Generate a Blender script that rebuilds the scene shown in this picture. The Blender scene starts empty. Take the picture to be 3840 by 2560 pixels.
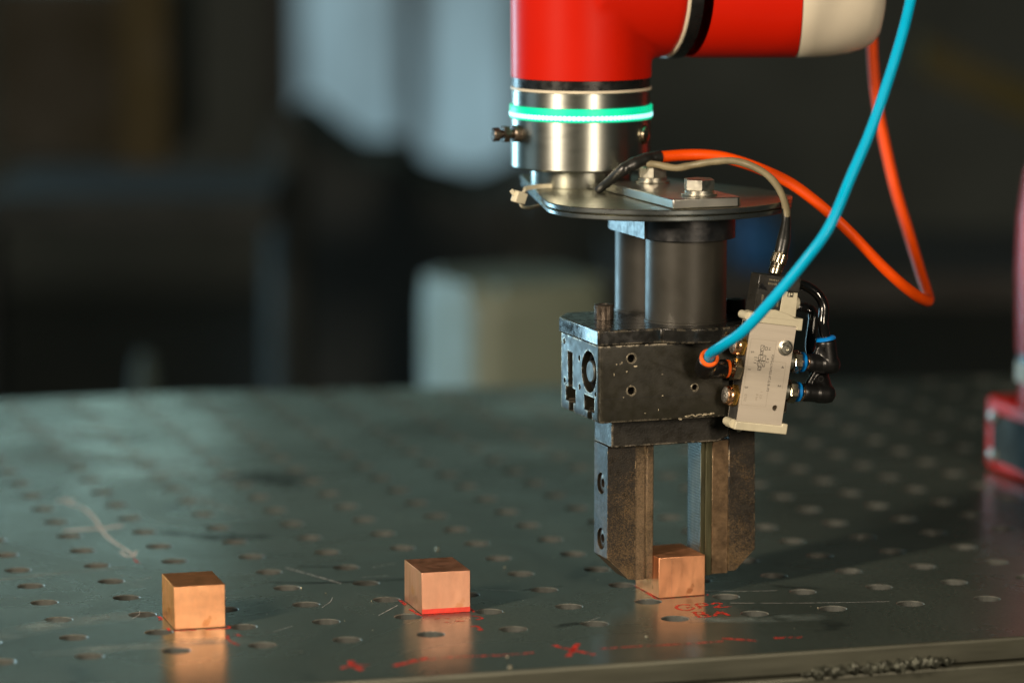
import bpy, bmesh, math, random
from mathutils import Vector, Matrix, noise
random.seed(7)
S = 0.001                                   # everything is written in millimetres
sc = bpy.context.scene
COL = sc.collection
R = math.radians

# ------------------------------------------------------------------ camera
YAW, PIT, ROL = -0.2908376, 0.1425858, 0.0011320
fw = Vector((-math.sin(YAW)*math.cos(PIT), math.cos(YAW)*math.cos(PIT), -math.sin(PIT)))
rt = Vector((math.cos(YAW), math.sin(YAW), 0))
up = rt.cross(fw)
rt2 = rt*math.cos(ROL) + up*math.sin(ROL); up2 = -rt*math.sin(ROL) + up*math.cos(ROL)
camd = bpy.data.cameras.new('camera'); cam = bpy.data.objects.new('camera', camd); COL.objects.link(cam)
m = Matrix((rt2, up2, -fw)).transposed().to_4x4()
m.translation = Vector((-563.16, -2195.47, 476.0))*S
cam.matrix_world = m
camd.sensor_width = 36; camd.lens = 14010.35/3840*36
camd.clip_start = .05; camd.clip_end = 60
camd.dof.use_dof = True; camd.dof.focus_distance = 2.240; camd.dof.aperture_fstop = 3.05
sc.camera = cam
sc.render.resolution_x = 1024; sc.render.resolution_y = 682
sc.view_settings.view_transform = 'Standard'; sc.view_settings.look = 'None'
sc.view_settings.exposure = 0; sc.view_settings.gamma = 1
sc.cycles.use_denoising = True
sc.cycles.sample_clamp_indirect = 6

# ------------------------------------------------------------------ light
w = bpy.data.worlds.new('World'); sc.world = w; w.use_nodes = True
w.node_tree.nodes['Background'].inputs[0].default_value = (.26, .42, .38, 1)
w.node_tree.nodes['Background'].inputs[1].default_value = .05
CAMXY = Vector((-563.16, -2195.47, 0)); FH = Vector((fw.x, fw.y, 0)).normalized()
def H(x, y, z):                             # room frame: right of and beyond the camera foot, z above the table
    return CAMXY + rt*x + FH*y + Vector((0, 0, z))
def lamp(name, loc, tgt, sx, sy, power, col):
    l = bpy.data.lights.new(name, 'AREA'); l.shape = 'RECTANGLE'; l.size = sx; l.size_y = sy
    l.energy = power; l.color = col
    o = bpy.data.objects.new(name, l); COL.objects.link(o)
    o.location = loc*S
    o.rotation_euler = ((tgt-loc).to_track_quat('-Z', 'Y')).to_euler()
    return o
TG = Vector((150, -60, 120))
def around(az, el, d):                      # az measured clockwise-negative in world degrees
    return TG + Vector((math.cos(R(az))*math.cos(R(el)), math.sin(R(az))*math.cos(R(el)), math.sin(R(el))))*d
lamp('lamp_warm_left', around(-150, 20, 2300), TG, .14, .50, 60, (1, .82, .62))
lamp('lamp_warm_right', around(-86.5, 15, 2500), TG, .20, .70, 38, (1, .82, .62))
lamp('window_light_left', H(-2500, 5400, 250), TG, 1.0, 1.6, 62, (.46, .80, .98))
lamp('window_light_back', H(-1130, 6300, 515), Vector((-100, 500, 0)), 1.25, .22, 2.2, (.54, .88, .82))
lamp('fill_light_middle', H(-180, 6400, 560), Vector((0, 500, 0)), 1.1, .26, .5, (.56, .88, .76))  # added fill lamp, spreads the glare over the middle of the table
lamp('window_light_side', H(-2600, 2500, 900), Vector((0, 900, 0)), 1.2, 1.4, 7, (.60, .84, .95))

# ------------------------------------------------------------------ materials
def nd(nt, t, **kw):
    n = nt.nodes.new(t)
    for k, v in kw.items(): setattr(n, k, v)
    return n
def mat(name, col, rough=.5, metal=0, dark=.75, light=1.2, ns=60, bump=0, bs=300, rv=.12, spec=.5,
        coat=0, stretch=(1, 1, 1), aniso=0, wear=None, wearw=.0006, wearth=.5, spots=None, emis=None):
    m = bpy.data.materials.new(name); m.use_nodes = True; nt = m.node_tree; L = nt.links.new
    b = nt.nodes['Principled BSDF']
    tc = nd(nt, 'ShaderNodeTexCoord'); mp = nd(nt, 'ShaderNodeMapping'); mp.inputs['Scale'].default_value = stretch
    L(tc.outputs['Object'], mp.inputs[0])
    n1 = nd(nt, 'ShaderNodeTexNoise'); n1.inputs['Scale'].default_value = ns; n1.inputs['Detail'].default_value = 6
    n1.inputs['Roughness'].default_value = .65
    L(mp.outputs[0], n1.inputs['Vector'])
    rp = nd(nt, 'ShaderNodeValToRGB')
    rp.color_ramp.elements[0].position = .32; rp.color_ramp.elements[1].position = .70
    rp.color_ramp.elements[0].color = (*[min(1, c*dark) for c in col], 1)
    rp.color_ramp.elements[1].color = (*[min(1, c*light) for c in col], 1)
    L(n1.outputs[0], rp.inputs[0])
    cout = rp.outputs[0]
    mr = nd(nt, 'ShaderNodeMapRange'); mr.inputs[1].default_value = .3; mr.inputs[2].default_value = .7
    mr.inputs[3].default_value = max(.02, rough-rv); mr.inputs[4].default_value = min(1, rough+rv)
    n2 = nd(nt, 'ShaderNodeTexNoise'); n2.inputs['Scale'].default_value = ns*2.3; n2.inputs['Detail'].default_value = 4
    L(mp.outputs[0], n2.inputs['Vector']); L(n2.outputs[0], mr.inputs[0])
    rout = mr.outputs[0]
    b.inputs['Metallic'].default_value = metal
    b.inputs['Specular IOR Level'].default_value = spec
    b.inputs['Coat Weight'].default_value = coat; b.inputs['Coat Roughness'].default_value = .08
    if aniso:
        b.inputs['Anisotropic'].default_value = aniso; b.inputs['Anisotropic Rotation'].default_value = .25
        tg = nd(nt, 'ShaderNodeTangent'); tg.direction_type = 'RADIAL'; tg.axis = 'Z'; L(tg.outputs[0], b.inputs['Tangent'])
    if spots:                               # sparse flecks: (colour, scale, threshold)
        v = nd(nt, 'ShaderNodeTexNoise'); v.inputs['Scale'].default_value = spots[1]; v.inputs['Detail'].default_value = 5
        L(tc.outputs['Object'], v.inputs['Vector'])
        t = nd(nt, 'ShaderNodeMapRange'); t.inputs[1].default_value = spots[2]; t.inputs[2].default_value = spots[2]+.06
        L(v.outputs[0], t.inputs[0])
        mx = nd(nt, 'ShaderNodeMixRGB'); mx.inputs[2].default_value = (*spots[0], 1)
        L(t.outputs[0], mx.inputs[0]); L(cout, mx.inputs[1]); cout = mx.outputs[0]
    if wear:                                # paint rubbed off along the edges
        bv = nd(nt, 'ShaderNodeBevel', samples=6); bv.inputs[0].default_value = wearw
        ge = nd(nt, 'ShaderNodeNewGeometry')
        dt = nd(nt, 'ShaderNodeVectorMath', operation='DOT_PRODUCT'); L(bv.outputs[0], dt.inputs[0]); L(ge.outputs['Normal'], dt.inputs[1])
        inv = nd(nt, 'ShaderNodeMapRange'); inv.inputs[1].default_value = .995; inv.inputs[2].default_value = .93
        L(dt.outputs['Value'], inv.inputs[0])
        wn = nd(nt, 'ShaderNodeTexNoise'); wn.inputs['Scale'].default_value = 240; wn.inputs['Detail'].default_value = 7
        wn.inputs['Roughness'].default_value = .7
        L(tc.outputs['Object'], wn.inputs['Vector'])
        wr = nd(nt, 'ShaderNodeMapRange'); wr.inputs[1].default_value = wearth; wr.inputs[2].default_value = wearth+.07
        L(wn.outputs[0], wr.inputs[0])
        mu = nd(nt, 'ShaderNodeMath', operation='MULTIPLY', use_clamp=True); L(inv.outputs[0], mu.inputs[0]); L(wr.outputs[0], mu.inputs[1])
        mx = nd(nt, 'ShaderNodeMixRGB'); mx.inputs[2].default_value = (*wear, 1)
        L(mu.outputs[0], mx.inputs[0]); L(cout, mx.inputs[1]); cout = mx.outputs[0]
        mm = nd(nt, 'ShaderNodeMapRange'); mm.inputs[3].default_value = metal; mm.inputs[4].default_value = .9
        L(mu.outputs[0], mm.inputs[0]); L(mm.outputs[0], b.inputs['Metallic'])
    L(cout, b.inputs['Base Color']); L(rout, b.inputs['Roughness'])
    if bump:
        bn = nd(nt, 'ShaderNodeTexNoise'); bn.inputs['Scale'].default_value = bs; bn.inputs['Detail'].default_value = 5
        L(mp.outputs[0], bn.inputs['Vector'])
        bb = nd(nt, 'ShaderNodeBump'); bb.inputs['Strength'].default_value = bump; bb.inputs['Distance'].default_value = .0005
        L(bn.outputs[0], bb.inputs['Height']); L(bb.outputs[0], b.inputs['Normal'])
    if emis:
        b.inputs['Emission Color'].default_value = (*emis[0], 1); b.inputs['Emission Strength'].default_value = emis[1]
    return m

MT = {}
MT['black_paint'] = mat('black_paint', (.0165, .0155, .010), .42, 0, .8, 1.3, 70, .12, 900, .10, spec=.5, wear=(.55, .49, .38), wearw=.0022, wearth=.47, spots=((.30, .26, .19), 170, .71))
MT['cover_paint'] = mat('cover_paint', (.010, .010, .009), .24, 0, .6, 1.6, 90, .06, 500, .08, wear=(.38, .33, .24), wearw=.0022, wearth=.48)
MT['gloss_black'] = mat('gloss_black', (.007, .008, .009), .36, 0, .6, 1.8, 120, .25, 160, .08, spec=.6)
MT['anod_gray'] = mat('anod_gray', (.036, .034, .027), .42, .25, .85, 1.12, 30, .03, 500, .05)
MT['finger_black'] = mat('finger_black', (.13, .092, .038), .42, .75, .16, 1.9, 95, .35, 900, .14, wear=(.70, .50, .30), wearw=.0008, wearth=.50, stretch=(1, 1, .8))
def finger_mat(name, dark_, gold, lo, hi):
    m = mat(name, dark_, .45, .2, .7, 1.4, 140, .3, 1300, .1, wear=(.62, .45, .26), wearw=.0007, wearth=.52)
    nt = m.node_tree; L = nt.links.new; b = nt.nodes['Principled BSDF']; src = b.inputs['Base Color'].links[0].from_socket
    tc = nd(nt, 'ShaderNodeTexCoord'); n = nd(nt, 'ShaderNodeTexNoise'); n.inputs['Scale'].default_value = 1300; n.inputs['Detail'].default_value = 4
    n.inputs['Roughness'].default_value = .7; L(tc.outputs['Object'], n.inputs['Vector'])
    n3 = nd(nt, 'ShaderNodeTexNoise'); n3.inputs['Scale'].default_value = 60; n3.inputs['Detail'].default_value = 3; L(tc.outputs['Object'], n3.inputs['Vector'])
    sp = nd(nt, 'ShaderNodeSeparateXYZ'); L(tc.outputs['Object'], sp.inputs[0])
    zr = nd(nt, 'ShaderNodeMapRange'); zr.inputs[1].default_value = .0; zr.inputs[2].default_value = .085; zr.inputs[3].default_value = hi; zr.inputs[4].default_value = lo
    L(sp.outputs['Z'], zr.inputs[0])
    a1 = nd(nt, 'ShaderNodeMath', operation='ADD'); L(n.outputs[0], a1.inputs[0]); L(zr.outputs[0], a1.inputs[1])
    a2 = nd(nt, 'ShaderNodeMath', operation='MULTIPLY_ADD'); L(n3.outputs[0], a2.inputs[0]); a2.inputs[1].default_value = .5; L(a1.outputs[0], a2.inputs[2])
    t = nd(nt, 'ShaderNodeMapRange'); t.inputs[1].default_value = .70; t.inputs[2].default_value = 1.0; L(a2.outputs[0], t.inputs[0])
    mx = nd(nt, 'ShaderNodeMixRGB'); mx.inputs[2].default_value = (*gold, 1); L(t.outputs[0], mx.inputs[0]); L(src, mx.inputs[1]); L(mx.outputs[0], b.inputs['Base Color'])
    return m
MT['finger_black'] = finger_mat('finger_black', (.016, .013, .009), (.165, .105, .048), -.12, .07)
MT['finger_insert'] = finger_mat('finger_insert', (.05, .036, .018), (.20, .135, .075), .02, .14)
MT['finger_bronze'] = mat('finger_bronze', (.15, .098, .054), .46, .6, .55, 1.5, 150, .25, 1500, .1, wear=(.55, .40, .25), wearw=.0006, wearth=.5)
MT['finger_insert_old'] = mat('finger_insert', (.17, .125, .058), .38, .75, .30, 1.6, 110, .25, 1200, .1, stretch=(2, 2, .5), wear=(.65, .5, .3), wearw=.0006, wearth=.48)
MT['finger_olive'] = mat('finger_olive', (.062, .060, .030), .40, .4, .6, 1.5, 90, .1, 900, .1, stretch=(3, 3, .3))
MT['holder_paint'] = mat('holder_paint', (.013, .0115, .008), .42, 0, .8, 1.4, 80, .25, 700, .1, wear=(.6, .52, .40), wearw=.0016, wearth=.47)
MT['screw_steel'] = mat('screw_steel', (.10, .080, .062), .38, .8, .5, 1.5, 200, .2, 900)
MT['zinc'] = mat('zinc', (.52, .51, .44), .34, 1, .85, 1.1, 120, .05, 900, .06, spots=((.14, .10, .05), 300, .70))
MT['steel'] = mat('steel', (.44, .46, .42), .34, 1, .96, 1.03, 30, 0, 300, .02, stretch=(1, 1, 6), aniso=.65)
MT['plate_top'] = mat('plate_top', (.34, .335, .25), .33, 1, .8, 1.15, 40, .04, 700, .05, stretch=(1, 3, 1))
MT['plate_edge'] = mat('plate_edge', (.17, .19, .19), .30, .9, .85, 1.15, 40, .0, 600, .05)
MT['bar_steel'] = mat('bar_steel', (.42, .41, .37), .33, 1, .93, 1.05, 30, .0, 800, .04, spots=((.05, .04, .03), 420, .70))
MT['red_paint'] = mat('red_paint', (.53, .010, .001), .42, 0, .96, 1.03, 12, 0, 100, .03, spec=.12, coat=.12)
MT['cream_paint'] = mat('cream_paint', (.60, .55, .44), .35, 0, .95, 1.03, 10, 0, 100, .05, spec=.4)
MT['seal_black'] = mat('seal_black', (.008, .009, .009), .30, 0, .8, 1.2, 80)
MT['cream_ring'] = mat('cream_ring', (.66, .60, .46), .45, 0, .95, 1.03, 80)
MT['led_green'] = mat('led_green', (.0, .55, .30), .4, 0, .95, 1.05, 30, emis=((0, .74, .36), .72))
MT['led_dot'] = mat('led_dot', (.6, .8, .9), .4, 0, 1, 1, 30, emis=((.36, .90, 1), 1.35))
MT['copper'] = mat('copper', (.69, .36, .235), .47, 1, .82, 1.06, 75, .14, 260, .08, spots=((.60, .28, .15), 70, .64), stretch=(1, 1, .35))
MT['copper_b'] = mat('copper_b', (.80, .40, .205), .44, 1, .78, 1.10, 85, .14, 300, .09, spots=((.58, .25, .10), 85, .62))
MT['valve_metal'] = mat('valve_metal', (.60, .54, .45), .42, .35, .93, 1.04, 50, .08, 1200, .05, stretch=(.3, .3, 4), spots=((.32, .22, .13), 110, .72))
MT['valve_plastic'] = mat('valve_plastic', (.56, .52, .38), .50, 0, .86, 1.05, 60, .08, 900)
MT['dark_steel'] = mat('dark_steel', (.09, .09, .085), .4, .6, .7, 1.3, 80)
MT['coil_black'] = mat('coil_black', (.020, .019, .016), .38, 0, .8, 1.3, 120, .15, 1500)
MT['brass'] = mat('brass', (.80, .50, .14), .26, 1, .6, 1.08, 120, .08, 600, .1)
MT['copper_ring'] = mat('copper_ring', (.85, .50, .28), .25, 1, .8, 1.05, 100)
MT['nickel'] = mat('nickel', (.50, .44, .32), .24, 1, .6, 1.2, 110, .05, 600, .08)
MT['sinter'] = mat('sinter', (.42, .40, .36), .45, 1, .12, 1.8, 900, 1.0, 1400, .2)
MT['fit_black'] = mat('fit_black', (.005, .005, .005), .34, 0, .7, 1.5, 60, .04, 400, .06, spec=.55)
MT['fit_blue'] = mat('fit_blue', (.0, .20, .62), .38, 0, .9, 1.1, 60, spec=.4)
MT['fit_orange'] = mat('fit_orange', (.90, .13, .012), .35, 0, .9, 1.1, 60, spec=.4)
MT['tube_black'] = mat('tube_black', (.006, .006, .006), .14, 0, .8, 1.2, 40, spec=.7)
MT['hose_blue'] = mat('hose_blue', (.0, .40, .68), .36, 0, .92, 1.06, 30, spec=.16)
MT['cable_orange'] = mat('cable_orange', (.78, .07, .0), .48, 0, .92, 1.05, 40, .05, 400, .05, spec=.22, spots=((.40, .05, .01), 60, .73))
MT['cable_gray'] = mat('cable_gray', (.215, .185, .11), .45, 0, .75, 1.15, 70, .1, 400, .1, spec=.35, spots=((.03, .028, .02), 90, .66))
MT['tape'] = mat('tape', (.011, .012, .011), .32, 0, .7, 1.6, 60, .6, 160, .08, spec=.55)
MT['tie'] = mat('tie', (.66, .62, .46), .45, 0, .9, 1.05, 60, spec=.4)
MT['ink'] = mat('ink', (.012, .010, .009), .6, 0, .8, 1.3, 400)
MT['ink_faint'] = mat('ink_faint', (.34, .29, .22), .6, 0, .9, 1.1, 400)
MT['ink_pale'] = mat('ink_pale', (.33, .29, .18), .6, 0, .8, 1.1, 400)
MT['hole_dark'] = mat('hole_dark', (.008, .008, .008), .5)

#
def table_material():
    m = bpy.data.materials.new('table_steel'); m.use_nodes = True; nt = m.node_tree; L = nt.links.new
    b = nt.nodes['Principled BSDF']; tc = nd(nt, 'ShaderNodeTexCoord')
    def nz(scale, det=6, st=(1, 1, 1), rough=.6, dist=0):
        mp = nd(nt, 'ShaderNodeMapping'); mp.inputs['Scale'].default_value = st; L(tc.outputs['Object'], mp.inputs[0])
        n = nd(nt, 'ShaderNodeTexNoise'); n.inputs['Scale'].default_value = scale; n.inputs['Detail'].default_value = det
        n.inputs['Roughness'].default_value = rough; n.inputs['Distortion'].default_value = dist
        L(mp.outputs[0], n.inputs['Vector']); return n.outputs[0]
    def rg(src, a, bb, c, d):
        r_ = nd(nt, 'ShaderNodeMapRange'); r_.inputs[1].default_value = a; r_.inputs[2].default_value = bb
        r_.inputs[3].default_value = c; r_.inputs[4].default_value = d; L(src, r_.inputs[0]); return r_.outputs[0]
    def mix(f, c1, c2, typ='MIX'):
        x = nd(nt, 'ShaderNodeMixRGB', blend_type=typ)
        for i, v in ((0, f), (1, c1), (2, c2)):
            if isinstance(v, tuple): x.inputs[i].default_value = (*v, 1)
            elif isinstance(v, (int, float)): x.inputs[i].default_value = v
            else: L(v, x.inputs[i])
        return x.outputs[0]
    big = nz(5, 5, (1, 1, 1), .6, .6)
    c = mix(rg(big, .3, .7, 0, 1), (.072, .094, .079), (.146, .180, .152))
    fine = nz(420, 3)
    c = mix(rg(fine, .35, .65, 0, .55), c, (.024, .030, .026))
    blot = nz(11, 6, (1, 1, 1), .55, 1.0)
    c = mix(rg(blot, .64, .70, 0, .65), c, (.015, .019, .017))     # oily dark blots
    pale = nz(7, 6, (1, 2.2, 1), .6, 1.5)
    c = mix(rg(pale, .62, .72, 0, .35), c, (.11, .125, .11))         # rubbed pale patches
    # thin scratches: stretched, rotated noise
    def scratch(rot, sc1, th):
        mp = nd(nt, 'ShaderNodeMapping'); mp.inputs['Rotation'].default_value = (0, 0, R(rot)); mp.inputs['Scale'].default_value = (1, 60, 1)
        L(tc.outputs['Object'], mp.inputs[0])
        n = nd(nt, 'ShaderNodeTexNoise'); n.inputs['Scale'].default_value = sc1; n.inputs['Detail'].default_value = 2
        L(mp.outputs[0], n.inputs['Vector'])
        return rg(n.outputs[0], th, th+.04, 0, .35)
    for rot, s1, th in ((4, 9, .70), (-62, 11, .72), (28, 8, .73)):
        c = mix(scratch(rot, s1, th), c, (.20, .21, .19))
    L(c, b.inputs['Base Color'])
    rr = rg(nz(6, 6, (1, 1, 1), .6, 1.2), .3, .7, .19, .33)
    L(rr, b.inputs['Roughness'])
    b.inputs['Metallic'].default_value = .42; b.inputs['Specular IOR Level'].default_value = .9
    bp = nd(nt, 'ShaderNodeBump'); bp.inputs['Strength'].default_value = .22; bp.inputs['Distance'].default_value = .0003
    L(nz(350, 4), bp.inputs['Height']); L(bp.outputs[0], b.inputs['Normal'])
    return m
MT['table'] = table_material()
MT['table_edge'] = mat('table_edge', (.085, .088, .066), .42, .5, .8, 1.25, 30, .1, 500, .08, stretch=(.3, 1, 3))
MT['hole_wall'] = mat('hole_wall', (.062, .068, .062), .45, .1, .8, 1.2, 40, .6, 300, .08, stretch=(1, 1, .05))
MT['hole_chamfer'] = mat('hole_chamfer', (.26, .27, .24), .35, .6, .5, 1.4, 150)
def marker(name, col, cov):                 # dry strokes that skip over the steel
    m = mat(name, col, .55, 0, .8, 1.1, 200); nt = m.node_tree; L = nt.links.new
    b = nt.nodes['Principled BSDF']; tc = nd(nt, 'ShaderNodeTexCoord')
    n = nd(nt, 'ShaderNodeTexNoise'); n.inputs['Scale'].default_value = 320; n.inputs['Detail'].default_value = 5
    L(tc.outputs['Object'], n.inputs['Vector'])
    r_ = nd(nt, 'ShaderNodeMapRange'); r_.inputs[1].default_value = 1-cov-.08; r_.inputs[2].default_value = 1-cov+.08
    L(n.outputs[0], r_.inputs[0]); L(r_.outputs[0], b.inputs['Alpha'])
    return m
MT['red_ink'] = marker('red_ink', (.70, .035, .018), .545)
MT['red_dry'] = marker('red_dry', (.66, .05, .03), .49)
MT['chalk'] = marker('chalk', (.78, .76, .74), .60)

# ------------------------------------------------------------------ helpers
TH = R(3.1); GO = Vector((173.0, -74.2, 0))
GM = Matrix.Translation(GO) @ Matrix.Rotation(TH, 4, 'Z')      # gripper frame (mm)
WM = Matrix.Identity(4)
class Fr:                                   # a thing's frame: everything under it is authored in `frame` mm
    pass
def scale_t(M):
    M = M.copy(); M.translation = M.translation*S; return M
def thing(name, label, cat, base, frame=GM, group=None):
    o = bpy.data.objects.new(name, None); COL.objects.link(o); o.empty_display_size = .01
    o.matrix_world = scale_t(frame @ Matrix.Translation(Vector(base)))
    o['label'] = label; o['category'] = cat
    if group: o['group'] = group
    o['_b'] = tuple(base)
    BASE[o.name] = (Vector(base), frame)
    return o
BASE = {}
def put(name, bm, material, parent=None, base=None, frame=None, smooth=False, bevel=0, segs=2, label=None, ang=35):
    """link a bmesh authored in mm; under a parent it uses the parent's frame"""
    if parent is not None: base, frame = BASE[parent.name]
    else: base = Vector(base or (0, 0, 0)); frame = frame or WM
    bmesh.ops.recalc_face_normals(bm, faces=bm.faces)
    for v in bm.verts: v.co = (v.co-base)*S
    me = bpy.data.meshes.new(name); bm.to_mesh(me); bm.free()
    mats = material if isinstance(material, (list, tuple)) else [material]
    for k in mats: me.materials.append(MT[k] if isinstance(k, str) else k)
    o = bpy.data.objects.new(name, me); COL.objects.link(o)
    if smooth:
        for p in me.polygons: p.use_smooth = True
        if ang < 180:
            try: me.set_sharp_from_angle(angle=R(ang))
            except Exception: pass
    if parent is not None: o.parent = parent
    else: o.matrix_world = scale_t(frame @ Matrix.Translation(base))
    BASE[o.name] = (base, frame)
    if bevel:
        b = o.modifiers.new('edges', 'BEVEL'); b.width = bevel*S; b.segments = segs; b.limit_method = 'ANGLE'; b.angle_limit = R(40)
        b.harden_normals = False
        for p in me.polygons: p.use_smooth = True
        try: me.set_sharp_from_angle(angle=R(35))
        except Exception: pass
    if label: o['label'] = label
    return o
def tagt(o, label, cat, group=None, kind=None):
    if label: o['label'] = label
    if cat: o['category'] = cat
    if group: o['group'] = group
    if kind: o['kind'] = kind
    return o
def NB(): return bmesh.new()
def box(bm, x0, x1, y0, y1, z0, z1, M=None):
    r = bmesh.ops.create_cube(bm, size=1)
    for v in r['verts']:
        v.co = Vector(((x0+x1)/2+v.co.x*(x1-x0), (y0+y1)/2+v.co.y*(y1-y0), (z0+z1)/2+v.co.z*(z1-z0)))
        if M: v.co = M @ v.co
    return bm
def axm(p0, p1):
    p0, p1 = Vector(p0), Vector(p1); d = (p1-p0)
    return Matrix.Translation(p0) @ d.to_track_quat('Z', 'Y').to_matrix().to_4x4(), d.length
def lathe(bm, prof, p0=(0, 0, 0), p1=(0, 0, 1), seg=48, cap=True, phase=0):
    """prof: (radius, distance along p0->p1)"""
    M, _ = axm(p0, p1); rings = []
    for r_, h in prof:
        if r_ <= 1e-6: rings.append([bm.verts.new(M @ Vector((0, 0, h)))])
        else: rings.append([bm.verts.new(M @ Vector((r_*math.cos(2*math.pi*(k+phase)/seg), r_*math.sin(2*math.pi*(k+phase)/seg), h))) for k in range(seg)])
    for a, b in zip(rings, rings[1:]):
        for k in range(seg):
            k2 = (k+1) % seg
            if len(a) == 1 and len(b) == 1: continue
            if len(a) == 1: bm.faces.new((a[0], b[k2], b[k]))
            elif len(b) == 1: bm.faces.new((a[k], a[k2], b[0]))
            else: bm.faces.new((a[k], a[k2], b[k2], b[k]))
    if cap:
        if len(rings[0]) > 1: bm.faces.new(rings[0][::-1])
        if len(rings[-1]) > 1: bm.faces.new(rings[-1])
    return bm
def cyl(bm, p0, p1, r_, seg=40, c=.4):
    L_ = (Vector(p1)-Vector(p0)).length
    return lathe(bm, [(r_-c, 0), (r_, c), (r_, L_-c), (r_-c, L_)], p0, p1, seg)
def hexa(bm, p0, p1, af, c=.5, phase=0):    # hexagon across flats
    L_ = (Vector(p1)-Vector(p0)).length; rr = af/math.sqrt(3)
    return lathe(bm, [(rr-c*.6, 0), (rr, c*.5), (rr, L_-c*.5), (rr-c*.9, L_)], p0, p1, 6, phase=phase)
def prism(bm, pts, z0, z1, axis='z', M=None):
    def P(a, b, h):
        v = {'z': Vector((a, b, h)), 'y': Vector((a, h, b)), 'x': Vector((h, a, b))}[axis]
        return (M @ v) if M else v
    A = [bm.verts.new(P(a, b, z0)) for a, b in pts]; B = [bm.verts.new(P(a, b, z1)) for a, b in pts]
    bm.faces.new(A[::-1]); bm.faces.new(B); n = len(pts)
    for k in range(n): bm.faces.new((A[k], A[(k+1) % n], B[(k+1) % n], B[k]))
    return bm
def arc(cx, cy, r_, a0, a1, n=16):
    return [(cx+r_*math.cos(R(a0+(a1-a0)*k/n)), cy+r_*math.sin(R(a0+(a1-a0)*k/n))) for k in range(n+1)]
def catmull(pts, n=10):
    P = [Vector(p) for p in pts]; P = [2*P[0]-P[1]]+P+[2*P[-1]-P[-2]]; out = []
    for i in range(1, len(P)-2):
        for k in range(n):
            t = k/n; a, b, c, d = P[i-1:i+3]
            out.append(.5*((2*b)+(-a+c)*t+(2*a-5*b+4*c-d)*t*t+(-a+3*b-3*c+d)*t**3))
    out.append(P[-2]); return out
def tube(bm, pts, r_, seg=20, n=10, smooth=True, wob=0):
    P = catmull(pts, n) if smooth else [Vector(p) for p in pts]
    rad = r_ if callable(r_) else (lambda t: r_)
    t0 = (P[1]-P[0]).normalized(); nrm = t0.orthogonal().normalized(); rings = []
    for i, p in enumerate(P):
        t = (P[min(i+1, len(P)-1)]-P[max(i-1, 0)]).normalized()
        nrm = (nrm-t*nrm.dot(t)).normalized(); bn = t.cross(nrm)
        rr = rad(i/(len(P)-1))
        if wob: rr *= 1+wob*noise.noise(p*.15)
        rings.append([bm.verts.new(p+nrm*rr*math.cos(2*math.pi*k/seg)+bn*rr*math.sin(2*math.pi*k/seg)) for k in range(seg)])
    for a, b in zip(rings, rings[1:]):
        for k in range(seg): bm.faces.new((a[k], a[(k+1) % seg], b[(k+1) % seg], b[k]))
    bm.faces.new(rings[0][::-1]); bm.faces.new(rings[-1]); return bm
def bake(o):
    """apply an object's modifiers"""
    dg = bpy.context.evaluated_depsgraph_get(); dg.update()
    me = bpy.data.meshes.new_from_object(o.evaluated_get(dg)); old = o.data
    o.modifiers.clear(); o.data = me; bpy.data.meshes.remove(old)
    return o
def cutwith(o, bms):
    """boolean-cut o with bmeshes authored in the same frame"""
    base, frame = BASE[o.name]; tmp = []
    for bm in bms:
        bmesh.ops.recalc_face_normals(bm, faces=bm.faces)
        for v in bm.verts: v.co = (v.co-base)*S
        me = bpy.data.meshes.new('cut'); bm.to_mesh(me); bm.free()
        c = bpy.data.objects.new('cut', me); COL.objects.link(c)
        if o.parent: c.parent = o.parent
        else: c.matrix_world = o.matrix_world
        b = o.modifiers.new('b', 'BOOLEAN'); b.operation = 'DIFFERENCE'; b.solver = 'EXACT'; b.object = c; tmp.append(c)
    bpy.context.view_layer.update()
    bake(o)
    for c in tmp:
        me = c.data; bpy.data.objects.remove(c); bpy.data.meshes.remove(me)
    return o

# ------------------------------------------------------------------ welding table
table = thing('welding_table', 'perforated dark steel welding table with a grid of round holes and red marker lines', 'table', (0, 0, 0), WM)
def back_y(x):                              # the far edge
    return 775 if x < 40 else 775-(x-40)*.16
bm = NB(); NS = 32; RH = 8.0; cells = []
X0, X1 = -10, 22
for i in range(X0, X1):
    for j in range(3, -16, -1):
        cells.append((i*50, -j*50))
def ringv(cx, cy, r_, z): return [bm.verts.new((cx+r_*math.cos(2*math.pi*(k+.5)/NS), cy+r_*math.sin(2*math.pi*(k+.5)/NS), z)) for k in range(NS)]
def sqv(cx, cy):
    out = []
    for k in range(NS):
        a = 2*math.pi*(k+.5)/NS; c, s = math.cos(a), math.sin(a); t = 25/max(abs(c), abs(s))
        out.append(bm.verts.new((cx+c*t, cy+s*t, 0)))
    return out
for cx, cy in cells:
    if cy-25 > back_y(cx): continue
    sq = sqv(cx, cy); a = ringv(cx, cy, RH+.55, 0); b = ringv(cx, cy, RH, -.5); d = ringv(cx, cy, RH, -14)
    cor = [bm.verts.new((cx+sx*25, cy+sy*25, 0)) for sx, sy in ((1, 1), (-1, 1), (-1, -1), (1, -1))]
    for k in range(NS):
        k2 = (k+1) % NS
        bm.faces.new((sq[k], sq[k2], a[k2], a[k]))
        f1 = bm.faces.new((a[k], a[k2], b[k2], b[k])); f2 = bm.faces.new((b[k], b[k2], d[k2], d[k])); f1.material_index = 2; f2.material_index = 1
    for q in range(4):
        k = NS//8-1+q*NS//4
        bm.faces.new((sq[(k) % NS], cor[q], sq[(k+1) % NS]))
def quad(bm, a, b, c, d):
    return bm.faces.new([bm.verts.new(p) for p in (a, b, c, d)])
xa, xb = X0*50-25, X1*50-25
quad(bm, (xa, -175, 0), (xb, -175, 0), (xb, -250.6, 0), (xa, -250.6, 0))
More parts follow.
